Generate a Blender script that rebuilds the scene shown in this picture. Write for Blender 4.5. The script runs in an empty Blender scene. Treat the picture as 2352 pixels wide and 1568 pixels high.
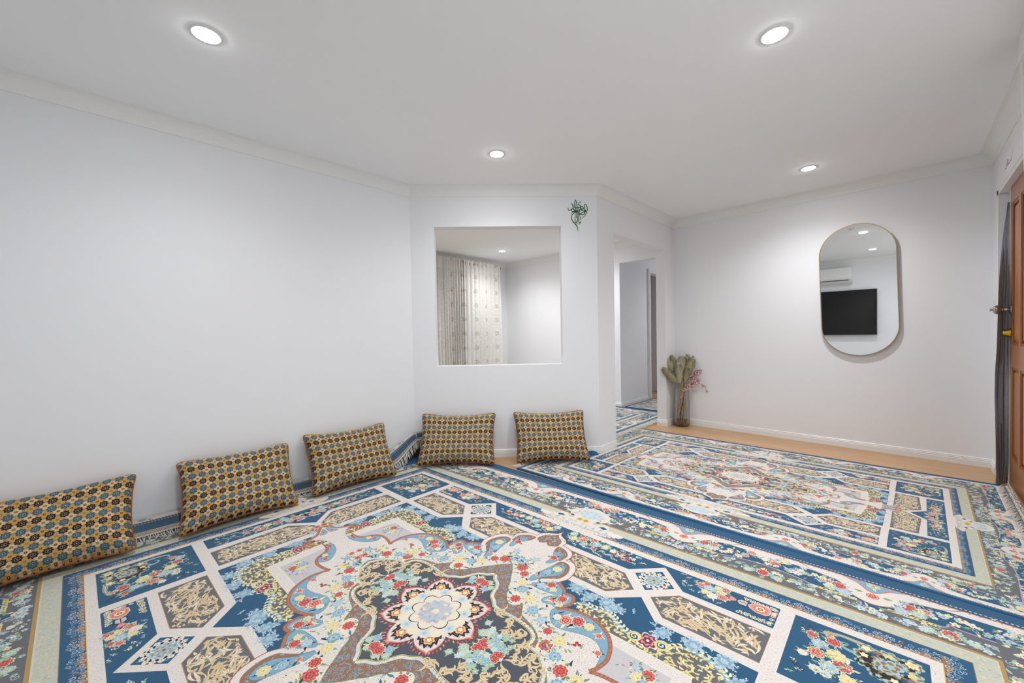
import bpy, bmesh, math, random
from mathutils import Matrix, Vector
C = bpy.context.scene.collection
PI = math.pi
TAU = 2 * math.pi

# ------------------------------------------------------------------ colour
def lin(c):
    o = []
    for v in c[:3]:
        v = v / 255.0
        o.append(v / 12.92 if v <= .04045 else ((v + .055) / 1.055) ** 2.4)
    return tuple(o)

# ------------------------------------------------------------------ materials
class NT:
    """small helper to write node graphs"""
    def __init__(s, name):
        s.m = bpy.data.materials.new(name); s.m.use_nodes = True
        s.t = s.m.node_tree; s.n = s.t.nodes; s.l = s.t.links
        s.n.clear()
        s.out = s.n.new('ShaderNodeOutputMaterial')
    def new(s, typ, **kw):
        n = s.n.new(typ)
        for k, v in kw.items(): setattr(n, k, v)
        return n
    def put(s, sock, v):
        if isinstance(v, (int, float)): sock.default_value = v
        elif isinstance(v, tuple): sock.default_value = v if len(v) == len(sock.default_value) else (*v, 1)
        else: s.l.new(v, sock)
    def math(s, op, a, b=0.0, c=None):
        n = s.new('ShaderNodeMath', operation=op)
        s.put(n.inputs[0], a); s.put(n.inputs[1], b)
        if c is not None: s.put(n.inputs[2], c)
        return n.outputs[0]
    def mix(s, f, a, b):
        n = s.new('ShaderNodeMix', data_type='RGBA')
        s.put(n.inputs[0], f); s.put(n.inputs[6], a); s.put(n.inputs[7], b)
        return n.outputs[2]
    def coord(s, which='Object'):
        return s.new('ShaderNodeTexCoord').outputs[which]
    def sep(s, v):
        n = s.new('ShaderNodeSeparateXYZ'); s.l.new(v, n.inputs[0]); return n.outputs
    def noise(s, v, scale, detail=3, rough=.5, out=0):
        n = s.new('ShaderNodeTexNoise')
        s.l.new(v, n.inputs['Vector']); n.inputs['Scale'].default_value = scale
        n.inputs['Detail'].default_value = detail; n.inputs['Roughness'].default_value = rough
        return n.outputs[out]
    def scale(s, v, sc):
        n = s.new('ShaderNodeMapping'); s.l.new(v, n.inputs[0]); n.inputs['Scale'].default_value = sc
        return n.outputs[0]
    def bump(s, h, strength=.2, dist=.002):
        n = s.new('ShaderNodeBump'); s.l.new(h, n.inputs['Height'])
        n.inputs['Strength'].default_value = strength; n.inputs['Distance'].default_value = dist
        return n.outputs[0]
    def bsdf(s, col, rough=.6, normal=None, **kw):
        b = s.new('ShaderNodeBsdfPrincipled')
        s.put(b.inputs['Base Color'], col); s.put(b.inputs['Roughness'], rough)
        if normal is not None: s.l.new(normal, b.inputs['Normal'])
        for k, v in kw.items(): s.put(b.inputs[k], v)
        s.l.new(b.outputs[0], s.out.inputs[0])
        return b

def paint(name, rgb, rough=.6, var=.03, scale=14, bump=.05):
    t = NT(name); co = t.coord()
    n = t.noise(co, scale, 4)
    c = lin(rgb)
    d = tuple(max(0, x * (1 - var)) for x in c)
    col = t.mix(n, (*d, 1), (*c, 1))
    t.bsdf(col, rough, t.bump(t.noise(co, scale * 22, 2), bump, .001))
    return t.m

def simple(name, rgb, rough=.5, metal=0.0, **kw):
    t = NT(name); co = t.coord(); c = lin(rgb)
    col = t.mix(t.noise(co, 30, 2), (*[x * .94 for x in c], 1), (*c, 1))
    t.bsdf(col, rough, Metallic=metal, **kw)
    return t.m

MAT = {}
def make_materials():
    MAT['wall'] = paint('wall_paint', (236, 237, 240), .75, .012, 6, .03)
    MAT['ceiling'] = paint('ceiling_paint', (247, 248, 249), .85, .008, 5, .03)
    MAT['trim'] = paint('white_trim', (236, 236, 236), .35, .01, 8, .01)
    MAT['cornice'] = paint('cornice_plaster', (238, 238, 236), .7, .01, 8, .02)
    MAT['hall_shade'] = paint('hall_shade_paint', (205, 209, 207), .75, .012, 6, .03)  # wall paint greyed to carry the hall's shade; not assigned to any wall
    # pale oak laminate boards running along X
    t = NT('laminate_floor'); co = t.coord()
    br = t.new('ShaderNodeTexBrick'); t.l.new(co, br.inputs['Vector'])
    br.inputs['Scale'].default_value = 1.0
    br.inputs['Brick Width'].default_value = 1.3; br.inputs['Row Height'].default_value = .13
    br.inputs['Mortar Size'].default_value = .0012; br.inputs['Mortar Smooth'].default_value = .3
    br.inputs['Color1'].default_value = (*lin((198, 158, 116)), 1)
    br.inputs['Color2'].default_value = (*lin((208, 170, 128)), 1)
    br.inputs['Mortar'].default_value = (*lin((160, 122, 92)), 1)
    gr = t.noise(t.scale(co, (3, 42, 1)), 1.0, 5, .6)
    col = t.mix(t.math('MULTIPLY', t.math('SUBTRACT', gr, .3), 1.3), br.outputs['Color'], (*lin((164, 118, 80)), 1))
    t.bsdf(col, .34, t.bump(gr, .05, .001))
    MAT['floor'] = t.m
    # woven rug: colour comes from the inlaid yarn, each piece of pattern is its own patch of pile
    t = NT('rug_pile'); co = t.coord()
    at = t.new('ShaderNodeAttribute', attribute_name='yarn')
    n = t.noise(co, 260, 2)
    col = t.mix(t.math('MULTIPLY', n, .22), at.outputs['Color'], (.0, .0, .0, 1))
    b_ = t.bsdf(col, .95, t.bump(t.noise(co, 900, 1), .25, .001)); b_.inputs['Sheen Weight'].default_value = .18; b_.inputs['Sheen Roughness'].default_value = .5
    MAT['rug'] = t.m
    MAT['rug_blue'] = paint('rug_binding_yarn', (30, 92, 134), .95, .15, 200, .3)
    MAT['fringe'] = paint('fringe_cotton', (226, 222, 214), .95, .08, 80, .2)
    MAT['rug_under'] = paint('rug_backing', (70, 66, 66), .95, .3, 60, .3)
    # cushion brocade
    t = NT('cushion_brocade')
    uv = t.coord('UV'); sx, sy, _ = t.sep(uv)
    def fr(v): return t.math('SUBTRACT', t.math('FRACT', v), .5)
    def absf(v): return t.math('ABSOLUTE', v)
    def star(px, py, r):
        ax, ay = absf(px), absf(py)
        a = t.math('MAXIMUM', ax, ay)
        b = t.math('MULTIPLY', t.math('ADD', ax, ay), .7071)
        return t.math('LESS_THAN', t.math('MINIMUM', a, b), r)
    px, py = fr(sx), fr(sy)
    qx, qy = fr(t.math('ADD', sx, .5)), fr(t.math('ADD', sy, .5))
    row = t.math('FLOOR', sy); colm = t.math('FLOOR', t.math('ADD', sx, .5)); rowh = t.math('FLOOR', t.math('ADD', sy, .5))
    odd = t.math('LESS_THAN', t.math('FRACT', t.math('MULTIPLY', row, .5)), .25)
    oddc = t.math('LESS_THAN', t.math('FRACT', t.math('MULTIPLY', t.math('ADD', colm, rowh), .5)), .25)
    oddr = t.math('LESS_THAN', t.math('FRACT', t.math('MULTIPLY', rowh, .5)), .25)
    cream, gold = (*lin((214, 192, 154)), 1), (*lin((198, 156, 84)), 1)
    brown, teal, dark = (*lin((30, 16, 18)), 1), (*lin((48, 90, 108)), 1), (*lin((84, 52, 30)), 1)
    ground = t.mix(t.noise(t.scale(uv, (9, 9, 1)), 1.0, 2), (*lin((200, 176, 140)), 1), cream)
    petal = t.mix(oddc, cream, gold)
    e1 = t.math('ADD', t.math('POWER', t.math('DIVIDE', qx, .42), 2), t.math('POWER', t.math('DIVIDE', qy, .20), 2))
    e2 = t.math('ADD', t.math('POWER', t.math('DIVIDE', qx, .20), 2), t.math('POWER', t.math('DIVIDE', qy, .42), 2))
    em = t.math('MINIMUM', e1, e2)
    col = t.mix(t.math('LESS_THAN', em, 1.25), ground, (*lin((150, 104, 50)), 1))
    col = t.mix(t.math('LESS_THAN', em, 1.0), col, petal)
    qb = t.math('MAXIMUM', absf(qx), absf(qy))
    notch = t.math('MULTIPLY', t.math('LESS_THAN', t.math('MINIMUM', absf(qx), absf(qy)), .018), t.math('GREATER_THAN', qb, .17))
    col = t.mix(t.math('MULTIPLY', notch, .55), col, (*lin((150, 104, 50)), 1))
    dm = t.math('ADD', absf(qx), absf(py))
    dn = t.math('ADD', absf(px), absf(qy))
    dd = t.math('MINIMUM', dm, dn)
    dring = t.math('SUBTRACT', t.math('LESS_THAN', dd, .085), t.math('LESS_THAN', dd, .055))
    col = t.mix(t.math('MULTIPLY', dring, .7), col, (*lin((120, 80, 44)), 1))
    col = t.mix(t.math('LESS_THAN', qb, .15), col, (*lin((196, 146, 66)), 1))
    col = t.mix(t.math('LESS_THAN', qb, .095), col, t.mix(oddr, (*lin((92, 104, 96)), 1), (*lin((70, 34, 26)), 1)))
    col = t.mix(t.math('LESS_THAN', qb, .03), col, cream)
    body = t.mix(odd, brown, teal)
    col = t.mix(star(px, py, .310), col, body)
    ring = t.math('SUBTRACT', star(px, py, .165), star(px, py, .135))
    col = t.mix(t.math('MULTIPLY', ring, .6), col, (*lin((206, 172, 120)), 1))
    r2 = t.math('ADD', t.math('POWER', px, 2), t.math('POWER', py, 2))
    col = t.mix(t.math('LESS_THAN', r2, .0022), col, (*lin((216, 190, 150)), 1))
    weave = t.noise(t.scale(uv, (1, 1, 1)), 60, 2)
    col = t.mix(t.math('MULTIPLY', weave, .12), col, (*lin((60, 44, 34)), 1))
    t.bsdf(col, .9, t.bump(weave, .25, .002))
    MAT['brocade'] = t.m
    MAT['piping'] = simple('rust_piping', (150, 84, 44), .7)
    MAT['brass'] = simple('brushed_brass', (178, 154, 118), .3, 1.0)
    MAT['gold'] = simple('polished_brass', (214, 170, 70), .2, 1.0)
    MAT['chrome'] = simple('satin_nickel', (200, 196, 192), .15, 1.0)
    MAT['tint'] = simple('knob_reflection_brown', (150, 120, 100), .1, .9)  # brown reflection on the nickel knob, put into the colour
    # mirror with faint wiping smears
    t = NT('mirror_silver'); co = t.coord()
    sm = t.noise(t.scale(co, (2, 1, 9)), 2.2, 4, .6)
    rr = t.math('MULTIPLY', t.math('POWER', sm, 4), .12)
    t.bsdf((.86, .87, .87, 1), rr, Metallic=1.0)
    MAT['mirror'] = t.m
    MAT['green_ink'] = simple('green_vinyl', (18, 92, 40), .5)
    MAT['grey_ink'] = simple('grey_green_ink', (120, 136, 128), .5)
    MAT['pen'] = simple('pen_ink', (96, 92, 120), .6)
    MAT['plastic'] = simple('white_plastic', (232, 233, 231), .35)
    MAT['grey_plastic'] = simple('grey_plastic', (120, 122, 122), .4)
    MAT['dark'] = simple('dark_slot', (24, 24, 26), .6)
    MAT['screen'] = simple('tv_glass', (9, 9, 11), .12)
    MAT['tv_body'] = simple('tv_bezel', (16, 16, 18), .4)
    MAT['pebble'] = paint('pebbles_mix', (176, 146, 110), .6, .55, 120, .4)
    MAT['straw'] = simple('dry_stalk', (196, 160, 110), .8)
    MAT['twig'] = simple('dark_twig', (58, 46, 44), .8)
    MAT['plume'] = paint('pampas_plume', (212, 206, 168), .95, .12, 60, .1)
    MAT['plume_pale'] = paint('pampas_plume_pale', (230, 226, 202), .95, .10, 60, .1)
    MAT['pod'] = simple('dried_pod', (170, 150, 112), .85)
    MAT['pod_white'] = simple('cotton_petal', (226, 218, 206), .85)
    MAT['pink'] = paint('blossom_pink', (230, 170, 172), .8, .25, 90, .1)
    MAT['blush'] = paint('blossom_blush', (236, 206, 200), .8, .15, 90, .1)
    # thin clear glass
    t = NT('clear_glass')
    tr = t.new('ShaderNodeBsdfTransparent'); tr.inputs[0].default_value = (.985, .99, .988, 1)
    gl = t.new('ShaderNodeBsdfGlossy'); gl.inputs['Roughness'].default_value = .03
    fz = t.new('ShaderNodeFresnel'); fz.inputs['IOR'].default_value = 1.45
    mx = t.new('ShaderNodeMixShader')
    t.l.new(t.math('MULTIPLY', fz.outputs[0], .55), mx.inputs[0]); t.l.new(tr.outputs[0], mx.inputs[1]); t.l.new(gl.outputs[0], mx.inputs[2])
    t.l.new(mx.outputs[0], t.out.inputs[0])
    MAT['glass'] = t.m
    # varnished timber door: grain along the height
    def timber(name, a, b, rough):
        t = NT(name); co = t.coord()
        g = t.noise(t.scale(co, (26, 26, 1.6)), 1.0, 6, .65)
        g2 = t.noise(t.scale(co, (120, 120, 5)), 1.0, 3, .6)
        f = t.math('ADD', t.math('MULTIPLY', g, .7), t.math('MULTIPLY', g2, .3))
        t.bsdf(t.mix(f, (*lin(a), 1), (*lin(b), 1)), rough, t.bump(g2, .08, .001))
        return t.m
    MAT['timber'] = timber('varnished_timber', (182, 122, 78), (142, 88, 52), .3)
    MAT['timber_dark'] = timber('varnished_moulding', (172, 100, 30), (106, 54, 16), .28)
    MAT['timber_panel'] = timber('varnished_panel', (190, 134, 92), (150, 100, 64), .3)
    # sheer dark curtain
    t = NT('grey_voile'); co = t.coord()
    w = t.noise(t.scale(co, (300, 300, 40)), 1.0, 2)
    d = t.new('ShaderNodeBsdfPrincipled'); t.put(d.inputs['Base Color'], t.mix(w, (*lin((100, 103, 111)), 1), (*lin((138, 141, 150)), 1)))
    d.inputs['Roughness'].default_value = .9
    tr = t.new('ShaderNodeBsdfTransparent'); mx = t.new('ShaderNodeMixShader'); mx.inputs[0].default_value = .9
    t.l.new(tr.outputs[0], mx.inputs[1]); t.l.new(d.outputs[0], mx.inputs[2]); t.l.new(mx.outputs[0], t.out.inputs[0])
    MAT['voile'] = t.m
    # white lace sheer with beige flower bands (uv in metres along cloth, height)
    t = NT('lace_sheer'); uv = t.coord('UV'); u, v, _ = t.sep(uv)
    # flower heads on a grid, denser inside horizontal bands
    pu = t.math('SUBTRACT', t.math('FRACT', t.math('DIVIDE', u, .27)), .5)
    band = t.math('DIVIDE', v, .235)
    pv = t.math('SUBTRACT', t.math('FRACT', band), .5)
    d2 = t.math('SQRT', t.math('ADD', t.math('POWER', t.math('MULTIPLY', pu, .27), 2), t.math('POWER', t.math('MULTIPLY', pv, .235), 2)))
    wob = t.math('MULTIPLY', t.math('SUBTRACT', t.noise(t.scale(uv, (40, 40, 1)), 1.0, 3), .5), .05)
    d2 = t.math('ADD', d2, wob)
    head = t.math('LESS_THAN', d2, .034)
    core = t.math('LESS_THAN', d2, .020)
    vine = t.math('LESS_THAN', t.math('ABSOLUTE', t.math('SUBTRACT', t.noise(t.scale(uv, (22, 17, 1)), 1.0, 2), .5)), .011)
    leafb = t.math('GREATER_THAN', t.noise(t.scale(uv, (60, 24, 1)), 1.0, 2), .60)
    dense = t.math('LESS_THAN', t.math('ABSOLUTE', t.math('SUBTRACT', v, .92)), .14)
    ringm = t.math('SUBTRACT', head, core)
    cl = t.mix(vine, (*lin((241, 239, 234)), 1), (*lin((252, 250, 246)), 1))
    cl = t.mix(t.math('MULTIPLY', t.math('MULTIPLY', leafb, dense), .25), cl, (*lin((206, 194, 172)), 1))
    cl = t.mix(t.math('MULTIPLY', ringm, .6), cl, (*lin((184, 166, 146)), 1))
    cl = t.mix(t.math('MULTIPLY', core, .3), cl, (*lin((196, 180, 160)), 1))
    op = t.math('ADD', .87, t.math('MULTIPLY', vine, .1))
    top = t.math('GREATER_THAN', v, 2.08)
    op = t.math('MAXIMUM', op, top)
    d = t.new('ShaderNodeBsdfPrincipled'); t.put(d.inputs['Base Color'], cl); d.inputs['Roughness'].default_value = .9
    tl = t.new('ShaderNodeBsdfTranslucent'); t.put(tl.inputs[0], cl)
    ml = t.new('ShaderNodeMixShader'); ml.inputs[0].default_value = .25
    t.l.new(d.outputs[0], ml.inputs[1]); t.l.new(tl.outputs[0], ml.inputs[2])
    tr = t.new('ShaderNodeBsdfTransparent'); mx = t.new('ShaderNodeMixShader'); t.put(mx.inputs[0], op)
    t.l.new(tr.outputs[0], mx.inputs[1]); t.l.new(ml.outputs[0], mx.inputs[2]); t.l.new(mx.outputs[0], t.out.inputs[0])
    MAT['lace'] = t.m
    MAT['white_cloth'] = paint('white_curtain_cloth', (228, 227, 222), .95, .1, 40, .4)
    MAT['winglass'] = simple('night_window_glass', (92, 96, 100), .08)
    # lamp lens
    t = NT('lamp_lens'); e = t.new('ShaderNodeEmission')
    e.inputs['Color'].default_value = (.99, .995, 1.0, 1); e.inputs['Strength'].default_value = LAMP
    t.l.new(e.outputs[0], t.out.inputs[0]); MAT['lens'] = t.m
    t = NT('lamp_lens_dim'); e = t.new('ShaderNodeEmission'); e.inputs['Strength'].default_value = LAMP * .12
    t.l.new(e.outputs[0], t.out.inputs[0]); MAT['lens_dim'] = t.m

# ------------------------------------------------------------------ mesh helpers
class MB:
    def __init__(s): s.v = []; s.f = []; s.uv = {}
    def quad(s, *p):
        i = len(s.v); s.v += [tuple(q) for q in p]; s.f.append(tuple(range(i, i + len(p))))
    def box(s, x0, x1, y0, y1, z0, z1):
        i = len(s.v)
        s.v += [(x, y, z) for z in (z0, z1) for y in (y0, y1) for x in (x0, x1)]
        for f in ((0, 2, 3, 1), (4, 5, 7, 6), (0, 1, 5, 4), (2, 6, 7, 3), (0, 4, 6, 2), (1, 3, 7, 5)):
            s.f.append(tuple(i + k for k in f))
    def obox(s, M, x0, x1, y0, y1, z0, z1):
        i = len(s.v); s.box(x0, x1, y0, y1, z0, z1)
        for k in range(i, len(s.v)): s.v[k] = tuple(M @ Vector(s.v[k]))
    def tube(s, pts, r, n=8, cap=True):
        pts = [Vector(p) for p in pts]
        rs = r if isinstance(r, (list, tuple)) else [r] * len(pts)
        base = len(s.v); up = None
        for k, p in enumerate(pts):
            d = (pts[min(k + 1, len(pts) - 1)] - pts[max(k - 1, 0)])
            d = d.normalized() if d.length > 1e-9 else Vector((0, 0, 1))
            if up is None:
                up = Vector((0, 0, 1)) if abs(d.z) < .9 else Vector((1, 0, 0))
            a = d.cross(up)
            if a.length < 1e-6: a = d.cross(Vector((1, .3, 0)))
            a.normalize(); up = a.cross(d).normalized()
            for j in range(n):
                w = TAU * j / n
                s.v.append(tuple(p + rs[k] * (math.cos(w) * a + math.sin(w) * up)))
        for k in range(len(pts) - 1):
            for j in range(n):
                a = base + k * n + j; b = base + k * n + (j + 1) % n
                s.f.append((a, b, b + n, a + n))
        if cap:
            s.f.append(tuple(base + j for j in reversed(range(n))))
            s.f.append(tuple(base + (len(pts) - 1) * n + j for j in range(n)))
    def lathe(s, prof, n=32, M=None, cap0=True, cap1=True):
        base = len(s.v)
        for (r, z) in prof:
            for j in range(n):
                w = TAU * j / n; p = Vector((r * math.cos(w), r * math.sin(w), z))
                s.v.append(tuple(M @ p if M else p))
        for k in range(len(prof) - 1):
            for j in range(n):
                a = base + k * n + j; b = base + k * n + (j + 1) % n
                s.f.append((a, b, b + n, a + n))
        if cap0: s.f.append(tuple(base + j for j in reversed(range(n))))
        if cap1: s.f.append(tuple(base + (len(prof) - 1) * n + j for j in range(n)))
    def grid(s, nx, ny, fn):
        """fn(i/nx, j/ny) -> point"""
        base = len(s.v)
        for j in range(ny + 1):
            for i in range(nx + 1):
                s.v.append(tuple(fn(i / nx, j / ny)))
        for j in range(ny):
            for i in range(nx):
                a = base + j * (nx + 1) + i
                s.f.append((a, a + 1, a + nx + 2, a + nx + 1))
    def build(s, name, mat, parent=None, smooth=False, uvs=None, loc=None):
        me = bpy.data.meshes.new(name)
        v = s.v
        if loc is not None: v = [(x - loc[0], y - loc[1], z - loc[2]) for x, y, z in v]
        me.from_pydata(v, [], s.f); me.update()
        if mat: me.materials.append(MAT[mat] if isinstance(mat, str) else mat)
        if smooth:
            me.polygons.foreach_set('use_smooth', [True] * len(me.polygons))
        if uvs:
            l = me.uv_layers.new(name='UVMap')
            for lp in me.loops: l.data[lp.index].uv = uvs[lp.vertex_index]
        o = bpy.data.objects.new(name, me); C.objects.link(o)
        if loc is not None: o.location = loc
        if parent: o.parent = parent
        return o

def tag(o, label=None, cat=None, group=None, kind=None):
    if label: o['label'] = label
    if cat: o['category'] = cat
    if group: o['group'] = group
    if kind: o['kind'] = kind
    return o
def struct(mb, name, mat, smooth=False):
    o = mb.build(name, mat, None, smooth); o['kind'] = 'structure'; return o
def empty(name, loc, label, cat, group=None, rot=None):
    o = bpy.data.objects.new(name, None); C.objects.link(o); o.location = loc
    o.empty_display_size = .1
    if rot is not None: o.rotation_euler = rot
    return tag(o, label, cat, group)
def copy_tree(o, parent=None):
    c = o.copy(); C.objects.link(c)
    if parent: c.parent = parent
    for ch in list(o.children): copy_tree(ch, c)
    return c

def sweep(mb, path, prof, closed=False):
    """profile = [(inward offset, z)], path counter-clockwise seen from above is NOT needed: inward = left of travel"""
    P = [Vector((p[0], p[1])) for p in path]; n = len(P)
    def nrm(a, b):
        d = (b - a).normalized(); return Vector((-d.y, d.x))
    rows = []
    for i in range(n):
        pv = P[i - 1] if (closed or i > 0) else None
        nx = P[(i + 1) % n] if (closed or i < n - 1) else None
        if pv is None: m = nrm(P[i], nx)
        elif nx is None: m = nrm(pv, P[i])
        else:
            a, b = nrm(pv, P[i]), nrm(P[i], nx)
            m = (a + b); m = m / max(.2, m.dot(a))
        rows.append([(P[i].x + m.x * d, P[i].y + m.y * d, z) for d, z in prof])
    base = len(mb.v); k = len(prof)
    for r in rows: mb.v += r
    for i in range(n if closed else n - 1):
        j = (i + 1) % n
        for q in range(k - 1):
            mb.f.append((base + i * k + q, base + j * k + q, base + j * k + q + 1, base + i * k + q + 1))
    if not closed:
        mb.f.append(tuple(base + q for q in range(k)))
        mb.f.append(tuple(base + (n - 1) * k + q for q in reversed(range(k))))

def wall(name, A, B, z0, z1, th, hole=None, mat='wall'):
    """wall whose room face runs A->B, thickness to the right of travel; hole=(u0,u1,v0,v1)"""
    A = Vector(A); B = Vector(B); d = (B - A); L = d.length; d.normalize()
    M = Matrix(((d.x, d.y, 0, A.x), (d.y, -d.x, 0, A.y), (0, 0, 1, 0), (0, 0, 0, 1)))  # local y = away from the room
    mb = MB()
    if hole is None: mb.obox(M, 0, L, 0, th, z0, z1)
    else:
        u0, u1, v0, v1 = hole
        us = [0, u0, u1, L]; vs = [z0, v0, v1, z1]
        q = lambda pts: mb.quad(*[M @ Vector(p) for p in pts])
        for i in range(3):
            for j in range(3):
                if i == 1 and j == 1: continue
                if us[i + 1] - us[i] < 1e-6 or vs[j + 1] - vs[j] < 1e-6: continue
                a, b, c, e = us[i], us[i + 1], vs[j], vs[j + 1]
                q(((a, 0, c), (b, 0, c), (b, 0, e), (a, 0, e))); q(((a, th, c), (a, th, e), (b, th, e), (b, th, c)))
        for (a, c), (b, e) in (((u0, v0), (u1, v0)), ((u1, v0), (u1, v1)), ((u1, v1), (u0, v1)), ((u0, v1), (u0, v0))):
            if v0 <= z0 + 1e-6 and c == e == v0: continue
            q(((a, 0, c), (a, th, c), (b, th, e), (b, 0, e)))
        for (a, c), (b, e) in (((0, z0), (L, z0)), ((L, z0), (L, z1)), ((L, z1), (0, z1)), ((0, z1), (0, z0))):
            if not (c == e == z0 and v0 <= z0 + 1e-6): q(((a, 0, c), (b, 0, e), (b, th, e), (a, th, c)))
    return struct(mb, name, mat)
# ------------------------------------------------------------------ rug pattern (inlaid pile patches)
Q4 = ((1, 1), (-1, 1), (1, -1), (-1, -1))
ONE = ((1, 1),)
SV = ((1, 1), (1, -1))      # sits on the long axis (t = 0) is mirrored by hand
rng = random.Random(11)
COL = {k: lin(v) for k, v in dict(
    blue=(20, 84, 122), blue2=(14, 66, 104), white=(234, 226, 219), cream=(240, 230, 210), grey=(102, 105, 110), dgrey=(78, 83, 92),
    gold=(228, 208, 170), goldd=(162, 122, 72), lblue=(132, 174, 198), sky=(174, 200, 214), pale=(206, 222, 228),
    brown=(152, 112, 86), rope=(178, 126, 96), rust=(168, 84, 66), red=(206, 82, 76), red2=(176, 58, 58), pink=(232, 156, 150), rose=(226, 112, 104),
    yellow=(232, 214, 146), yel2=(246, 236, 190), green=(150, 166, 110), olive=(140, 132, 62), mint=(168, 200, 182), teal=(78, 130, 146),
    black=(24, 20, 24), lilac=(178, 160, 186), lilacg=(206, 202, 204), plum=(126, 52, 82), guard=(200, 202, 186), aqua=(158, 188, 188),
    guardw=(214, 212, 200), bar=(236, 212, 130), dot=(150, 104, 84), ink=(40, 48, 72), seal=(184, 148, 88), wfili=(196, 206, 220), orange=(224, 128, 70)).items()}

class Painter:
    def __init__(s, S, T, cell=.004):
        import numpy as np
        s.np = np; s.S, s.T, s.c = S, T, cell
        s.g = np.zeros((int(2 * S / cell) + 4, int(2 * T / cell) + 4), dtype=np.int16)
        s.v = []; s.lay = []; s.f = []; s.col = []
        s.clip = None
    def _cells(s, P):
        xs = [p[0] for p in P]; ys = [p[1] for p in P]
        c = s.c
        return (max(0, int((min(xs) + s.S) / c)), max(1, int((max(xs) + s.S) / c) + 1),
                max(0, int((min(ys) + s.T) / c)), max(1, int((max(ys) + s.T) / c) + 1))
    def add(s, polys, col):
        cs = [s._cells(P) for P in polys]; L = 0
        for a, b, c, d in cs:
            m = s.g[a:b, c:d]
            if m.size: L = max(L, int(m.max()))
        L += 1
        for a, b, c, d in cs: s.g[a:b, c:d] = L
        for P in polys:
            i = len(s.v); s.v.extend(P); k = len(P)
            s.lay.extend([L] * k); s.col.extend([col] * k); s.f.append(tuple(range(i, i + k)))
    def shapes(s, polys, col, sym=Q4):
        col = COL[col] if isinstance(col, str) else col
        for a, b in sym:
            fl = a * b < 0
            s.add([[(a * x, b * y) for x, y in (reversed(P) if fl else P)] for P in polys], col)
    def poly(s, P, col, sym=Q4): s.shapes([P], col, sym)
    def rect(s, x0, x1, y0, y1, col, sym=ONE, step=.12):
        nx = max(1, round((x1 - x0) / step)); ny = max(1, round((y1 - y0) / step))
        X = [x0 + (x1 - x0) * i / nx for i in range(nx + 1)]; Y = [y0 + (y1 - y0) * i / ny for i in range(ny + 1)]
        s.shapes([[(X[i], Y[j]), (X[i + 1], Y[j]), (X[i + 1], Y[j + 1]), (X[i], Y[j + 1])] for i in range(nx) for j in range(ny)], col, sym)
    def stroke(s, P, w, col, sym=Q4, taper=None, closed=False):
        n = len(P)
        if n < 2: return
        L = []; R = []
        for i in range(n):
            a = P[i - 1] if (i or closed) else P[0]; b = P[(i + 1) % n] if (i < n - 1 or closed) else P[-1]
            dx, dy = b[0] - a[0], b[1] - a[1]; d = math.hypot(dx, dy) or 1e-9
            u = i / (n - 1)
            k = w / 2
            if taper == 'end': k *= 1.0 - .9 * u
            elif taper == 'both': k *= max(.08, math.sin(PI * min(.97, max(.03, u))))
            elif taper == 'leaf': k *= max(.06, math.sin(PI * u ** .7))
            nx, ny = -dy / d * k, dx / d * k
            L.append((P[i][0] + nx, P[i][1] + ny)); R.append((P[i][0] - nx, P[i][1] - ny))
        m = n if closed else n - 1
        s.shapes([[R[i], R[(i + 1) % n], L[(i + 1) % n], L[i]] for i in range(m)], col, sym)
    def disc(s, c, r, col, sym=Q4, n=8, k=1.0, rot=0.0):
        s.poly([(c[0] + r * math.cos(TAU * i / n + rot), c[1] + r * k * math.sin(TAU * i / n + rot)) for i in range(n)], col, sym)
    def scal(s, c, r, n, amp, col, sym=Q4, rot=0.0, m=4):
        s.poly([(c[0] + r * (1 + amp * abs(math.sin(n * a / 2.0)) - amp * .5) * math.cos(a + rot), c[1] + r * (1 + amp * abs(math.sin(n * a / 2.0)) - amp * .5) * math.sin(a + rot))
                for a in [TAU * i / (n * m) for i in range(n * m)]], col, sym)

def cr(P, k=5, closed=False):
    """catmull-rom through P"""
    n = len(P); o = []
    rngi = range(n) if closed else range(n - 1)
    for i in rngi:
        p1 = P[i]; p2 = P[(i + 1) % n]
        p0 = P[i - 1] if (i or closed) else p1; p3 = P[(i + 2) % n] if (i + 2 < n or closed) else p2
        for j in range(k):
            t = j / k; t2 = t * t; t3 = t2 * t
            o.append(tuple(.5 * ((2 * p1[q]) + (-p0[q] + p2[q]) * t + (2 * p0[q] - 5 * p1[q] + 4 * p2[q] - p3[q]) * t2 + (-p0[q] + 3 * p1[q] - 3 * p2[q] + p3[q]) * t3) for q in (0, 1)))
    if not closed: o.append(P[-1])
    return o
def inside(p, P):
    x, y = p; r = False; j = len(P) - 1
    for i in range(len(P)):
        (xi, yi), (xj, yj) = P[i], P[j]
        if (yi > y) != (yj > y) and x < (xj - xi) * (y - yi) / (yj - yi) + xi: r = not r
        j = i
    return r
def edge_dist(p, P):
    m = 9
    for i in range(len(P)):
        a, b = P[i - 1], P[i]
        dx, dy = b[0] - a[0], b[1] - a[1]; L = dx * dx + dy * dy or 1e-9
        t = max(0, min(1, ((p[0] - a[0]) * dx + (p[1] - a[1]) * dy) / L))
        m = min(m, math.hypot(p[0] - a[0] - t * dx, p[1] - a[1] - t * dy))
    return m
def arc_leaf(c, ang, L, bend, n=5):
    n = n + 2 if abs(bend) > 1 else n
    """centre line of a curved leaf"""
    o = []; x, y = c
    for i in range(n + 1):
        o.append((x, y)); a = ang + bend * i / n
        x += math.cos(a) * L / n; y += math.sin(a) * L / n
    return o

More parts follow.
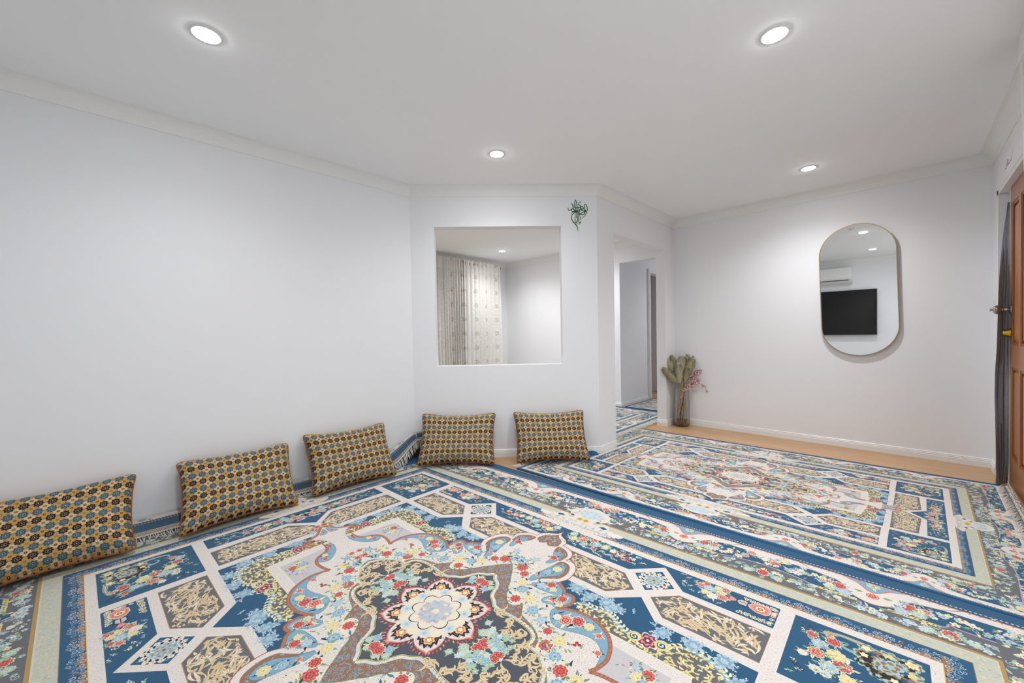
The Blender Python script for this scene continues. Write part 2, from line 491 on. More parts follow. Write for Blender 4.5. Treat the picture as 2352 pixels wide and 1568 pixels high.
ROSES = {'red': ('cream', 'red', 'pink', 'red2'), 'pinkr': ('cream', 'rose', 'yel2', 'red2'), 'yel': ('cream', 'yellow', 'yel2', 'seal'),
         'blu': ('pale', 'lblue', 'pale', 'teal'), 'sky': ('wfili', 'sky', 'pale', 'lblue'), 'cre': ('white', 'cream', 'white', 'seal'), 'min': ('pale', 'mint', 'yel2', 'green'),
         'wht': ('pale', 'white', 'sky', 'yellow'), 'plm': ('pink', 'plum', 'pink', 'black')}
def rose(P, c, r, kind, sym=Q4, leaves=4, lc=('green', 'mint', 'yel2', 'teal'), accent=True):
    o, b, l, d = ROSES[kind]
    rot = rng.random() * TAU
    for i in range(leaves):
        a = rot + TAU * i / max(1, leaves) + rng.uniform(-.3, .3)
        lf = arc_leaf((c[0] + .75 * r * math.cos(a), c[1] + .75 * r * math.sin(a)), a + rng.uniform(-.3, .3), r * rng.uniform(.8, 1.4), rng.uniform(-.9, .9), 4)
        P.stroke(lf, r * .46, rng.choice(lc), sym, 'leaf')
        P.stroke(lf, r * .10, rng.choice(('black', 'ink', 'yel2', 'olive')), sym, 'end')
    if accent:
        for i in range(3):
            a = rot + TAU * (i + .5) / 3
            P.stroke(arc_leaf((c[0] + .9 * r * math.cos(a), c[1] + .9 * r * math.sin(a)), a, r * .7, rng.uniform(-1, 1), 3), r * .16, rng.choice(('black', 'ink', 'teal')), sym, 'leaf')
    P.scal(c, r * 1.04, 9, .22, o, sym, rot)
    P.scal(c, r * .90, 9, .22, b, sym, rot)
    for i in range(7):
        a = rot + TAU * i / 7
        P.stroke([(c[0] + .66 * r * math.cos(a + q) * (1 - .12 * abs(q)), c[1] + .66 * r * math.sin(a + q) * (1 - .12 * abs(q))) for q in (-.36, -.12, .12, .36)], r * .13, l, sym, 'both')
    P.scal(c, r * .46, 6, .2, d if kind in ('red', 'pinkr', 'plm') else l, sym, rot)
    P.scal(c, r * .34, 6, .2, b, sym, rot + .4)
    for i in range(4):
        a = rot + TAU * i / 4 + .3
        P.stroke([(c[0] + .24 * r * math.cos(a + q), c[1] + .24 * r * math.sin(a + q)) for q in (-.6, 0, .6)], r * .10, l, sym, 'both')
    P.disc(c, r * .10, d, sym, 6)
def floret(P, c, r, col, core, sym=Q4, n=5):
    rot = rng.random() * TAU
    P.scal(c, r, n, .55, col, sym, rot, 3)
    P.disc(c, r * .3, core, sym, 6)
def sprig(P, c, ang, L, cols, sym=Q4, w=.006, n=5, bend=.5, stem=None):
    line = arc_leaf(c, ang, L, bend, 6)
    P.stroke(line, w * .35, stem or cols[0], sym, 'end')
    for i in range(n):
        q = line[1 + int(i * 5 / n)]; a = ang + bend * i / n
        sd = 1 if i % 2 else -1
        P.stroke(arc_leaf(q, a + sd * .8, L * .32, -sd * .7, 3), w, rng.choice(cols), sym, 'leaf')
def curl(P, c, r, ang, col, w, sym=Q4, turns=1.3, sgn=1, k=11):
    pts = []
    for i in range(k):
        u = i / (k - 1); a = ang + sgn * TAU * turns * u; rr = r * (1 - .85 * u)
        pts.append((c[0] + rr * math.cos(a), c[1] + rr * math.sin(a)))
    P.stroke(pts, w, col, sym)
def scatter(poly, n, gap, rr=None, tries=30):
    xs = [p[0] for p in poly]; ys = [p[1] for p in poly]; o = []
    g = {}
    for _ in range(n * tries):
        if len(o) >= n: break
        p = (rng.uniform(min(xs), max(xs)), rng.uniform(min(ys), max(ys)))
        if not inside(p, poly): continue
        k = (int(p[0] / gap), int(p[1] / gap))
        if any(math.hypot(p[0] - q[0], p[1] - q[1]) < gap for a in (-1, 0, 1) for b in (-1, 0, 1) for q in g.get((k[0] + a, k[1] + b), ())): continue
        g.setdefault(k, []).append(p); o.append(p)
    return o
def gold_panel(P, poly, heading, n=60):
    """dense cream acanthus and lily leaves on the grey ground"""
    cxp = sum(p[0] for p in poly) / len(poly); cyp = sum(p[1] for p in poly) / len(poly)
    for off in (-.055, -.02, .02, .055):
        st = []
        for k in range(-14, 15):
            u = k * .014; w = off + .014 * math.sin(k * .7 + off * 90)
            p = (cxp + u * math.cos(heading) - w * math.sin(heading), cyp + u * math.sin(heading) + w * math.cos(heading))
            if inside(p, poly) and edge_dist(p, poly) > .012: st.append(p)
        if len(st) > 3: P.stroke(cr(st, 3), .0058, 'goldd', Q4, 'both'); P.stroke(cr(st, 3), .0040, 'gold', Q4, 'both')
    for p in scatter(poly, n, .0145):
        if edge_dist(p, poly) < .010: continue
        a = heading + rng.choice((0, .9, -.9, 2.4)) + rng.uniform(-.5, .5)
        L = rng.uniform(.034, .070); b = rng.uniform(-1.7, 1.7)
        lf = arc_leaf(p, a, L, b, 5)
        for _ in range(4):
            if inside(lf[-1], poly) and edge_dist(lf[-1], poly) > .006: break
            L *= .6; lf = arc_leaf(p, a, L, b, 5)
        else: continue
        P.stroke(lf, .0112, 'goldd', Q4, 'leaf'); P.stroke(lf, .0090, rng.choice(('gold', 'gold', 'cream')), Q4, 'leaf')
        P.stroke(lf[:4], .0016, 'seal', Q4, 'end')
    for p in scatter(poly, 7, .07):
        if edge_dist(p, poly) < .022: continue
        a0 = heading + rng.uniform(-.6, .6)
        for k in (-1.1, -.5, 0, .5, 1.1):
            lf = arc_leaf(p, a0 + k, .026, k * .5, 4)
            P.stroke(lf, .0125, 'seal', Q4, 'leaf'); P.stroke(lf, .0095, 'cream', Q4, 'leaf')
        P.disc(p, .005, 'goldd', Q4, 6)

def rug_pattern():
    P = Painter(1.9, 1.42)
    S0, T0 = 1.385, .89
    P.rect(-1.89, 1.89, -1.41, 1.41, 'blue')
    # ---- main border field
    P.rect(-1.806, 1.806, -1.32, 1.32, 'white')
    P.rect(-1.765, 1.765, -1.279, 1.279, 'blue')
    P.rect(-1.556, 1.556, -1.067, 1.067, 'seal')
    # helper: map (a along side, q outward from the brown rope) to quadrant coords for both sides
    def side_map(which):
        if which == 's': return lambda a, q: (a, 1.067 + q)
        return lambda a, q: (1.556 + q, a)
    for which, end, motifs in (('s', 1.556, (.5, 1.24)), ('t', 1.067, (.40,))):
        m = side_map(which)
        # grey inner ground with the wavy lilac line
        bars = []
        key = [(0.0, .118)]
        last = 0.0
        for c0 in motifs:
            key += [(c0 - .24, .105), (c0 - .185, .088), (c0 - .045, .083), (c0 - .03, .060), (c0, .050), (c0 + .03, .060), (c0 + .045, .083), (c0 + .185, .088), (c0 + .24, .105)]
            bars += [(c0 - .175, c0 - .045), (c0 + .045, c0 + .175)]
            nxt = [x for x in motifs if x > c0]
            key += [((c0 + (nxt[0] if nxt else end + .1)) / 2, .122)]
        key = [k for k in sorted(key) if k[0] <= end + .09]
        key.append((end + .12, .10))
        cur = cr(key, 4)
        P.shapes([[m(cur[i][0], 0), m(cur[i + 1][0], 0), m(*cur[i + 1]), m(*cur[i])] for i in range(len(cur) - 1)], 'grey')
        P.stroke([m(*c) for c in cur], .007, 'lilac')
        for a0, a1 in bars:
            P.poly([m(a0, .076), m(a1, .076), m(a1, .092), m(a0, .092)], 'bar')
            for k in range(8):
                aa = a0 + (a1 - a0) * (k + .5) / 8
                P.stroke([m(aa - .003, .081), m(aa + .003, .087)], .003, 'black')
        # white outer ground dips to the shield motif
        for c0 in motifs:
            P.poly([m(c0 + a, q) for a, q in cr([(-.26, .255), (-.20, .213), (-.15, .20), (-.115, .19), (-.085, .155), (-.07, .118), (-.03, .092), (0, .084), (.03, .092), (.07, .118), (.085, .155), (.115, .19), (.15, .20), (.20, .213), (.26, .255)], 3)], 'seal')
            P.poly([m(c0 + a, q) for a, q in cr([(-.25, .256), (-.20, .217), (-.15, .204), (-.11, .194), (-.08, .155), (-.065, .12), (-.03, .097), (0, .089), (.03, .097), (.065, .12), (.08, .155), (.11, .194), (.15, .204), (.20, .217), (.25, .256)], 3)], 'white')
            P.poly([m(c0 + a, q) for a, q in ((-.105, .25), (-.05, .222), (-.02, .185), (0, .172), (.02, .185), (.05, .222), (.105, .25))], 'orange')
            P.poly([m(c0 + a, q) for a, q in ((-.095, .25), (-.045, .225), (-.017, .19), (0, .179), (.017, .19), (.045, .225), (.095, .25))], 'lblue')
            rose(P, m(c0, .232), .020, 'min', Q4, 3); P.disc(m(c0, .232), .006, 'orange')
            rose(P, m(c0, .148), .022, 'pinkr', Q4, 0, accent=False)
            for sg in (-1, 1):
                P.stroke(arc_leaf(m(c0 + sg * .03, .16), 0 if sg > 0 else PI, .03, .5 * sg, 4) if which == 's' else arc_leaf(m(c0 + sg * .03, .16), PI / 2 * sg, .03, .5 * sg, 4), .016, 'green', Q4, 'leaf')
                P.stroke([m(c0 + sg * .01, .125), m(c0 + sg * .02, .105)], .006, 'red', Q4, 'leaf')
        # central white cartouche of the outer ground between motifs
        mids = [0.0] + [(motifs[i] + motifs[i + 1]) / 2 for i in range(len(motifs) - 1)]
        for c0 in mids:
            P.poly([m(max(0, c0 + a), q) for a, q in cr([(-.12, .245), (-.08, .195), (-.03, .175), (0, .165), (.03, .175), (.08, .195), (.12, .245)], 3)], 'white')
            for k in range(4):
                rose(P, m(abs(c0 + rng.uniform(-.1, .1)), rng.uniform(.15, .20)), rng.uniform(.016, .022), rng.choice(('red', 'pinkr')), Q4, 3)
            rose(P, m(c0 + .06, .215), .017, 'yel', Q4, 4, ('olive', 'green', 'black'))
        # flowers of the blue band
        for c0 in motifs:
            for sg in (-1, 1):
                rose(P, m(c0 + sg * .105, .150), .025, 'red', Q4, 4)
                rose(P, m(c0 + sg * .150, .155), .019, 'pinkr', Q4, 3)
                rose(P, m(c0 + sg * .085, .110), .022, 'sky', Q4, 3)
                rose(P, m(c0 + sg * .130, .118), .021, 'min', Q4, 4)
                for k in range(6):
                    floret(P, m(c0 + sg * rng.uniform(.15, .27), rng.uniform(.112, .185)), rng.uniform(.011, .016), rng.choice(('cream', 'white', 'yel2')), 'seal')
                curl(P, m(c0 + sg * .13, .182), .017, 0, 'pale', .003, Q4, 1.2, sg)
        a = .02
        while a < end + .2:
            for q0, q1, n in ((.118, .205, 15), (.012, .085, 16)):
                for k in range(n):
                    p = m(a + rng.uniform(0, .1), rng.uniform(q0, q1)); near = min(abs(a + .05 - c0) for c0 in motifs)
                    if q0 > .1 and near < .11: continue
                    r_ = rng.random()
                    if r_ < .45:
                        P.stroke(arc_leaf(p, rng.random() * TAU, rng.uniform(.016, .032), rng.uniform(-1.2, 1.2), 4), .009, rng.choice(('mint', 'green', 'yel2', 'pale', 'aqua')), Q4, 'leaf')
                    elif r_ < .75: floret(P, p, rng.uniform(.008, .013), rng.choice(('mint', 'pale', 'cream', 'yel2', 'sky')), rng.choice(('seal', 'teal', 'red')))
                    elif r_ < .9: P.disc(p, .005, rng.choice(('red', 'pink', 'yellow', 'orange')), Q4, 6)
                    else: curl(P, p, .012, rng.random() * TAU, 'pale', .0022, Q4, 1.2)
            a += .1
        # grey clusters
        for c0 in mids + [((motifs[-1] + end) / 2 + .04)]:
            for k in range(3):
                rose(P, m(abs(c0 + (k - 1) * .055 + .01), .040 + .012 * (k % 2)), .024 if k == 1 else .018, 'red' if k == 1 else 'min', Q4, 4, ('olive', 'green', 'aqua'))
            for k in range(7): floret(P, m(abs(c0 + rng.uniform(-.14, .14)), rng.uniform(.015, .085)), rng.uniform(.010, .015), rng.choice(('mint', 'aqua', 'pale')), 'green')
        for c0 in motifs:
            for sg in (-1, 1):
                for k in range(3): curl(P, m(c0 + sg * (.07 + .035 * k), .040 + .010 * (k % 2)), .015, rng.random() * TAU, 'pale', .0032, Q4, 1.4, sg)
            for k in (-1, 0, 1): floret(P, m(c0 + k * .03, .028), .014, 'pale', 'green')
        # tiny dots of the outermost line
        a = .0
        while a < end + .24:
            P.disc(m(a, .247), .003, 'dot', Q4, 5); a += .026
    for k in range(5):
        rose(P, (1.66 + rng.uniform(-.05, .07), 1.17 + rng.uniform(-.05, .08)), .024, rng.choice(('red', 'yel', 'sky')), Q4, 4)
    # red line + white beads beside the blue edge
    for x0, x1, y0, y1 in ((-1.81, 1.81, 1.318, 1.324), (-1.81, 1.81, -1.324, -1.318), (1.804, 1.81, -1.324, 1.324), (-1.81, -1.804, -1.324, 1.324)):
        P.rect(x0, x1, y0, y1, 'rust', ONE, .2)
    a = 0
    while a < 1.82:
        P.disc((a, 1.336), .0045, 'pale', Q4, 5, .8)
        if a < 1.33: P.disc((1.822, a), .0045, 'pale', Q4, 5, 1.2)
        a += .0125
    # ---- brown rope line, green guard, blue wave guard, white strip
    P.rect(-1.545, 1.545, -1.055, 1.055, 'guardw'); P.rect(-1.540, 1.540, -1.049, 1.049, 'guard')
    def band(lo_s, hi_s, lo_t, hi_t, n):
        for _ in range(n):
            if rng.random() < .58: yield rng.uniform(0, hi_s), rng.uniform(lo_t, hi_t)
            else: yield rng.uniform(lo_s, hi_s), rng.uniform(0, lo_t)
    for p in band(1.492, 1.537, .999, 1.046, 1700):
        a = rng.uniform(-.7, .9)
        P.stroke(arc_leaf(p, a, rng.uniform(.008, .016), rng.uniform(-1.6, 1.6), 3), .0034, rng.choice(('yellow', 'yellow', 'aqua', 'guardw', 'guardw', 'sky')), Q4, 'both')
    P.rect(-1.486, 1.486, -.993, .993, 'brown'); P.rect(-1.484, 1.484, -.991, .991, 'blue')
    # scalloped brown ground of the wave guard + filigree curls
    for which, end in (('s', 1.414), ('t', .925)):
        m = (lambda a, q: (a, .925 + q)) if which == 's' else (lambda a, q: (1.414 + q, a))
        a = .0; k = 0
        while a < end + .02:
            c0 = a
            P.poly([m(max(0, c0 + x), q) for x, q in cr([(-.055, 0), (-.045, .012), (-.02, .016), (0, .030), (.02, .016), (.045, .012), (.055, 0)], 2)], 'brown')
            for j in range(5):
                x = c0 + .023 * j - .046
                curl(P, m(abs(x), .013 + .003 * (j % 2)), .011, rng.random() * TAU, 'wfili', .0027, Q4, 1.25, 1 if j % 2 else -1, 10)
                curl(P, m(abs(x + .011), .032 + .004 * (j % 2)), .011, rng.random() * TAU, 'wfili' if (k % 2) else 'lblue', .0027, Q4, 1.3, -1 if j % 2 else 1, 9)
            curl(P, m(c0, .047), .009, PI, 'wfili', .0023, Q4, 1.1, 1, 9); curl(P, m(c0 + .022, .045), .008, 0, 'wfili', .0023, Q4, 1.1, -1, 9)
            if k % 2:
                P.stroke([m(c0 + .045, .012), m(c0 + .058, .03), m(c0 + .06, .05)], .014, 'dgrey', Q4, 'leaf')
                P.stroke([m(c0 + .045, .012), m(c0 + .058, .03), m(c0 + .06, .05)], .003, 'rope', Q4, 'end')
            a += .115; k += 1
    P.rect(-1.4165, 1.4165, -.9275, .9275, 'bar'); P.rect(-1.414, 1.414, -.925, .925, 'white')
    # ---- panel grounds
    P.rect(-1.03, 1.03, -.5, .5, 'white', ONE, .5)
    block = [(1.0325, .54), (1.385, .54), (1.385, .89), (1.0325, .89)]
    vasep = [(.985, .887), (.985, .75), (.667, .75), (.545, .872), (.530, .887)]
    topp = [(0, .887), (.560, .887), (.545, .872), (.425, .752), (0, .752)]
    hex1 = [(.985, .545), (.985, .714), (.667, .714), (.583, .631), (.667, .545)]
    hex2 = [(.511, .631), (.427, .714), (.03, .714), (.15, .545), (.427, .545)]
    field = [(.992, .503), (.655, .506), (.555, .606), (.450, .506), (0, .506), (0, 0), (.992, 0)]
    gshort = [(1.035, .49), (1.210, .49), (1.226, .122), (1.125, .022), (1.035, .022)]
    bshort = [(1.262, .49), (1.385, .49), (1.385, 0), (1.150, 0), (1.262, .116)]
    for pl, c in ((block, 'blue'), (vasep, 'blue'), (topp, 'blue'), (hex1, 'grey'), (hex2, 'grey'), (field, 'blue'), (gshort, 'grey'), (bshort, 'blue')):
        P.poly(pl, c)
    for pl in (hex1, gshort, hex2):
        P.stroke(pl, .003, 'rope', Q4, None, True)
    P.poly([(.547 + .087 * a, .745 + .087 * b) for a, b in ((1, 0), (0, 1), (-1, 0), (0, -1))], 'blue')
    dc = (.547, .745)
    P.scal(dc, .060, 14, .22, 'cream', Q4, 0, 4); P.scal(dc, .052, 14, .22, 'white', Q4, .1, 3); P.scal(dc, .047, 14, .3, 'black', Q4, .2, 3); P.scal(dc, .043, 12, .2, 'pale', Q4); P.scal(dc, .036, 12, .2, 'aqua', Q4)
    for k in range(14):
        a = TAU * (k + .5) / 14; P.disc((dc[0] + .053 * math.cos(a), dc[1] + .053 * math.sin(a)), .0028, 'red', Q4, 5)
    for k in range(12):
        a = TAU * k / 12
        P.disc((dc[0] + .030 * math.cos(a), dc[1] + .030 * math.sin(a)), .0036, 'red' if k % 2 else 'white', Q4, 6)
        P.disc((dc[0] + .018 * math.cos(a), dc[1] + .018 * math.sin(a)), .003, 'white' if k % 2 else 'red', Q4, 5)
    P.disc(dc, .006, 'rust', Q4, 8)
    for a in (0, PI / 2, PI, -PI / 2):
        curl(P, (dc[0] + .064 * math.cos(a), dc[1] + .064 * math.sin(a)), .007, a, 'lblue', .0018)
    # lattice marks on the white strips
    def marks(poly, n, gap=.0092):
        for p in scatter(poly, n, gap):
            a = rng.choice((.78, -.78, .78, 0, 1.57)) + rng.uniform(-.2, .2); L = rng.uniform(.002, .0042)
            P.stroke([(p[0] - L * math.cos(a), p[1] - L * math.sin(a)), (p[0] + L * math.cos(a), p[1] + L * math.sin(a))], .0008, rng.choice(('dot', 'rope', 'lilac', 'lilac', 'lilac')), Q4)
    marks([(0, .893), (1.385, .893), (1.41, .922), (0, .922)], 330); marks([(1.389, 0), (1.41, 0), (1.41, .89), (1.389, .89)], 200)
    marks([(.99, .545), (1.028, .545), (1.028, .885), (.99, .885)], 90); marks([(.66, .718), (.98, .718), (.98, .747), (.66, .747)], 80); marks([(.05, .718), (.43, .718), (.43, .749), (.05, .749)], 100)
    marks([(.66, .510), (1.36, .510), (1.36, .537), (.66, .537)], 170); marks([(.15, .510), (.44, .510), (.44, .541), (.15, .541)], 70); marks([(.996, 0), (1.03, 0), (1.03, .5), (.996, .5)], 120)
    marks([(1.215, .13), (1.257, .13), (1.257, .485), (1.215, .485)], 90); marks([(.42, .752), (.545, .872), (.545, .842), (.455, .745)], 40); marks([(.675, .745), (.63, .752), (.545, .842), (.545, .872), (.66, .76)], 40)
    marks([(.43, .715), (.51, .635), (.54, .635), (.46, .73)], 30); marks([(.58, .635), (.66, .715), (.64, .735), (.555, .65)], 30); marks([(.555, .61), (.65, .515), (.66, .54), (.575, .625)], 30); marks([(.45, .51), (.55, .61), (.52, .625), (.43, .54)], 30)
    # gold foliage
    gold_panel(P, hex1, PI, 260); gold_panel(P, hex2, 0, 240); gold_panel(P, gshort, -PI / 2, 340)
    # ---- blue field ornament: yellow openwork, light blue peonies, palmettes
    yb = cr([(.965, .0), (.955, .10), (.91, .16), (.905, .215), (.94, .27), (.955, .345), (.94, .41), (.90, .445), (.84, .462), (.775, .452), (.735, .415), (.69, .392), (.655, .398), (.60, .395), (.545, .425), (.50, .44), (.44, .425), (.40, .432)], 3)
    yin = [(.37, .40), (.52, .30), (.84, .30), (.85, .0)]
    P.poly(yb + yin, 'lblue')
    for k in range(0, len(yb) - 2):
        a = math.atan2(yb[k + 1][1] - yb[k][1], yb[k + 1][0] - yb[k][0])
        for sgn in (1, -1):
            P.stroke(arc_leaf(yb[k], a + sgn * 1.2, .020, -sgn * 1.3, 4), .010, 'yel2', Q4, 'leaf')
    inner = [(x * .985, y * .965) for x, y in yb]
    P.poly(inner + yin, 'grey')
    reg = inner + yin
    for p in scatter(reg, 620, .0115):
        a = rng.random() * TAU
        lf = arc_leaf(p, a, rng.uniform(.018, .030), rng.uniform(1.4, 2.8) * rng.choice((1, -1)), 5)
        P.stroke(lf, .0075, rng.choice(('yellow', 'yellow', 'yel2')), Q4, 'leaf')
    for c in ((.906, .181), (.677, .400)):
        P.scal(c, .036, 7, .3, 'cream'); P.scal(c, .031, 7, .3, 'plum'); P.scal(c, .022, 7, .3, 'pink'); P.scal(c, .016, 6, .3, 'plum'); P.disc(c, .006, 'cream')
        for sg in (-1, 1):
            d = (.045, .01) if c[1] > .3 else (.01, .05)
            cc = (c[0] + sg * d[0], c[1] + sg * d[1]); P.disc(cc, .025, 'yellow', Q4, 12); P.disc(cc, .016, 'blue', Q4, 10); curl(P, cc, .016, 0, 'yel2', .005)
    for c in ((.964, .296), (.975, .17), (.962, .41), (.90, .478), (.802, .482), (.70, .470), (.507, .476), (.467, .482), (.33, .482), (.40, .470), (.968, .06)):
        for k in range(9):
            a = rng.random() * TAU
            sprig(P, (c[0] + .018 * math.cos(a), c[1] + .018 * math.sin(a)), a, .030, ('pale', 'wfili', 'sky'), Q4, .0055, 4, rng.uniform(-1, 1))
        P.scal(c, .027, 8, .35, 'sky', Q4, rng.random() * 6); P.scal(c, .021, 8, .35, 'lblue', Q4, rng.random() * 6); P.scal(c, .012, 6, .3, 'sky', Q4, rng.random() * 6)
    for k in range(26):
        u = rng.random(); p = (.985 - .0 * u, .03 + .44 * u) if rng.random() < .45 else (.30 + .66 * u, .492)
        sprig(P, p, rng.random() * TAU, .03, ('wfili', 'pale'), Q4, .005, 5, rng.uniform(-1, 1))
    P.poly([(.992, .503), (.975, .503), (.992, .486)], 'blue')
    # ---- white latticed corner strip and lilac spandrel
    P.poly([(0, .347), (.847, .347), (.878, .0), (0, .0)], 'yel2'); P.poly([(0, .344), (.844, .344), (.875, 0), (0, 0)], 'white')
    marks([(.50, .308), (.80, .308), (.80, .340), (.50, .340)], 110, .009); marks([(.815, .10), (.845, .10), (.842, .335), (.805, .335)], 80, .009)
    P.poly([(0, .300), (.800, .300), (.818, 0), (0, 0)], 'lilacg')
    for c, k in (((.777, .258), 'red'), ((.70, .285), 'pinkr')): pass
    rose(P, (.742, .262), .022, 'red'); rose(P, (.722, .232), .021, 'yel'); rose(P, (.768, .235), .016, 'yel'); rose(P, (.745, .222), .017, 'blu'); rose(P, (.70, .27), .015, 'sky')
    for k in range(16):
        p = (rng.uniform(.64, .79), rng.uniform(.2, .29)); P.stroke(arc_leaf(p, rng.random() * TAU, .014, .5, 3), .004, rng.choice(('red2', 'teal', 'green', 'plum')), Q4, 'leaf')
    # ---- white ground of the big medallion
    rope1 = cr([(1.072, 0), (1.056, .012), (1.02, .035), (.985, .058), (.968, .085), (.958, .115), (.940, .140), (.912, .149), (.888, .140), (.877, .120)], 4)
    rope2 = cr([(.877, .120), (.888, .112), (.905, .128), (.928, .130), (.942, .112), (.934, .092), (.905, .079), (.86, .073), (.805, .080), (.772, .104), (.757, .136), (.728, .163), (.69, .172), (.64, .167), (.596, .154)], 4)
    rope3 = cr([(.596, .154), (.608, .180), (.615, .231), (.596, .286), (.560, .332), (.497, .364), (.424, .365), (.368, .345), (.340, .324)], 5)
    rope4 = cr([(.340, .324), (.354, .347), (.369, .383), (.357, .418), (.337, .427), (.308, .420)], 4)
    rope5 = cr([(.308, .420), (.296, .438), (.273, .451), (.247, .467)], 3)
    lobes = cr([(.247, .467), (.264, .505), (.263, .546), (.249, .593), (.214, .628), (.172, .627)], 4) + cr([(.172, .627), (.176, .660), (.157, .698), (.122, .717), (.082, .724)], 4) + cr([(.082, .724), (.083, .750), (.062, .776), (.030, .794), (.012, .805)], 4) + [(.004, .825), (0, .848)]
    bound = rope1 + rope2[8:] + rope3[1:] + rope4[1:] + rope5[1:] + lobes[1:]
    ground = [(0, 0)] + bound
    P.poly(ground, 'white')
    P.stroke(lobes, .004, 'rust')
    # vermicelli dots on the ground
    gpoly = [(0, 0)] + rope1[:1] + rope2[12:] + rope3 + rope4 + rope5 + [(.23, .5), (.2, .6), (.12, .68), (0, .70)]
    for p in scatter(gpoly, 3400, .0068, tries=8):
        a = rng.random() * PI; L = rng.uniform(.001, .0028)
        P.stroke([(p[0] - L * math.cos(a), p[1] - L * math.sin(a)), (p[0] + L * math.cos(a), p[1] + L * math.sin(a))], .0013, rng.choice(('dot', 'rust', 'rope', 'rope', 'olive', 'green', 'lilac')), Q4)
    # brown lobes with blue tracery
    b1 = cr([(.149, .388), (.170, .430), (.205, .462), (.232, .486), (.240, .535), (.218, .590), (.180, .608), (.155, .590), (.150, .545)], 4)
    b2 = cr([(.155, .600), (.158, .655), (.128, .690), (.085, .705), (.070, .690), (.085, .640), (.118, .600)], 4)
    b3 = cr([(.066, .698), (.058, .745), (.028, .773), (.010, .785), (0, .80), (0, .70), (.030, .674)], 3)
    for b in (b1, b2, b3):
        P.poly(b, 'brown')
        for p in scatter(b, 60, .011):
            if edge_dist(p, b) > .006: P.stroke(arc_leaf(p, rng.random() * TAU, .016, rng.uniform(-2.5, 2.5), 4), .0048, rng.choice(('lblue', 'lblue', 'sky')), Q4, 'leaf')
    # blue bands (paisleys)
    pz = [cr([(.942, .112), (.934, .092), (.905, .079), (.86, .073), (.805, .080), (.772, .104), (.757, .136), (.728, .163), (.70, .158), (.683, .122), (.722, .077), (.777, .048), (.843, .043), (.907, .064)], 3, True),
          cr([(.606, .172), (.615, .231), (.596, .286), (.560, .332), (.497, .364), (.424, .365), (.368, .345), (.335, .320), (.334, .296), (.352, .268), (.383, .246), (.423, .246), (.494, .274), (.547, .276), (.588, .240)], 3, True),
          cr([(.336, .322), (.354, .347), (.369, .383), (.357, .418), (.332, .424), (.300, .392), (.270, .360), (.262, .330), (.280, .316), (.31, .33)], 3, True),
          cr([(.308, .418), (.273, .449), (.247, .465), (.215, .440), (.175, .402), (.165, .380), (.20, .372), (.245, .378), (.285, .388)], 3, True),
          cr([(.213, .500), (.218, .545), (.195, .580), (.165, .572), (.150, .540), (.140, .495), (.128, .440), (.135, .400), (.150, .400), (.180, .460)], 3, True),
          cr([(.118, .600), (.105, .560), (.120, .545), (.138, .575), (.142, .620), (.125, .650), (.092, .655), (.085, .640)], 3, True),
          cr([(1.035, .008), (1.0, .030), (.975, .048), (.962, .040), (.965, .015), (.985, .004)], 3, True)]
    for q in pz: P.poly(q, 'lblue'); P.stroke(q, .0018, 'teal', Q4, None, True)
    for r_ in (rope1, rope2, rope3, rope4, rope5):
        P.stroke(r_, .015, 'rust'); P.stroke(r_, .010, 'rope')
    def rungs(r_):
        acc = 0
        for i in range(len(r_) - 1):
            a, b = r_[i], r_[i + 1]; d = math.hypot(b[0] - a[0], b[1] - a[1]); acc += d
            if acc > .012 and d > 1e-5:
                acc = 0; nx, ny = -(b[1] - a[1]) / d, (b[0] - a[0]) / d
                P.stroke([(a[0] + nx * .0045, a[1] + ny * .0045), (a[0] - nx * .0045, a[1] - ny * .0045)], .003, 'rust')
    for r_ in (rope1, rope2, rope3, rope4): rungs(r_)
    for c, r, k in (((.444, .318), .026, 'red'), ((.405, .294), .025, 'pinkr'), ((.490, .322), .018, 'yel'), ((.540, .306), .013, 'pinkr'), ((.578, .236), .012, 'pinkr'), ((.372, .288), .015, 'cre'),
                    ((.325, .385), .020, 'red'), ((.298, .352), .018, 'pinkr'), ((.335, .35), .014, 'yel'), ((.236, .430), .020, 'red'), ((.205, .40), .018, 'sky'), ((.26, .41), .014, 'yel'),
                    ((.185, .54), .020, 'yel'), ((.165, .49), .016, 'blu'), ((.15, .445), .010, 'pinkr'), ((.115, .605), .019, 'red'), ((.92, .080), .012, 'pinkr'), ((.86, .060), .014, 'yel'), ((.82, .062), .013, 'red'),
                    ((.745, .115), .014, 'yel'), ((.712, .128), .013, 'red'), ((.985, .022), .010, 'red')):
        rose(P, c, r, k, Q4, 4, ('green', 'yel2', 'teal', 'black'))
    # bouquets on the white ground
    for c, r, k in (((.527, .095), .026, 'red'), ((.425, .148), .026, 'red'), ((.60, .016), .020, 'pinkr'), ((.587, .097), .022, 'yel'), ((.45, .196), .024, 'yel'), ((.551, .045), .024, 'blu'), ((.48, .130), .022, 'blu'),
                    ((.278, .255), .024, 'blu'), ((.224, .300), .021, 'yel'), ((.160, .326), .024, 'blu'), ((.129, .362), .022, 'yel'), ((.055, .446), .028, 'red'), ((.025, .488), .024, 'blu'), ((.095, .415), .022, 'red'),
                    ((.34, .235), .020, 'sky'), ((.39, .205), .018, 'red'), ((.635, .055), .018, 'blu'), ((.66, .02), .014, 'red'), ((.09, .49), .018, 'cre'), ((.06, .535), .015, 'sky')):
        rose(P, c, r, k, Q4, 5, ('green', 'yel2', 'teal', 'green', 'mint'))
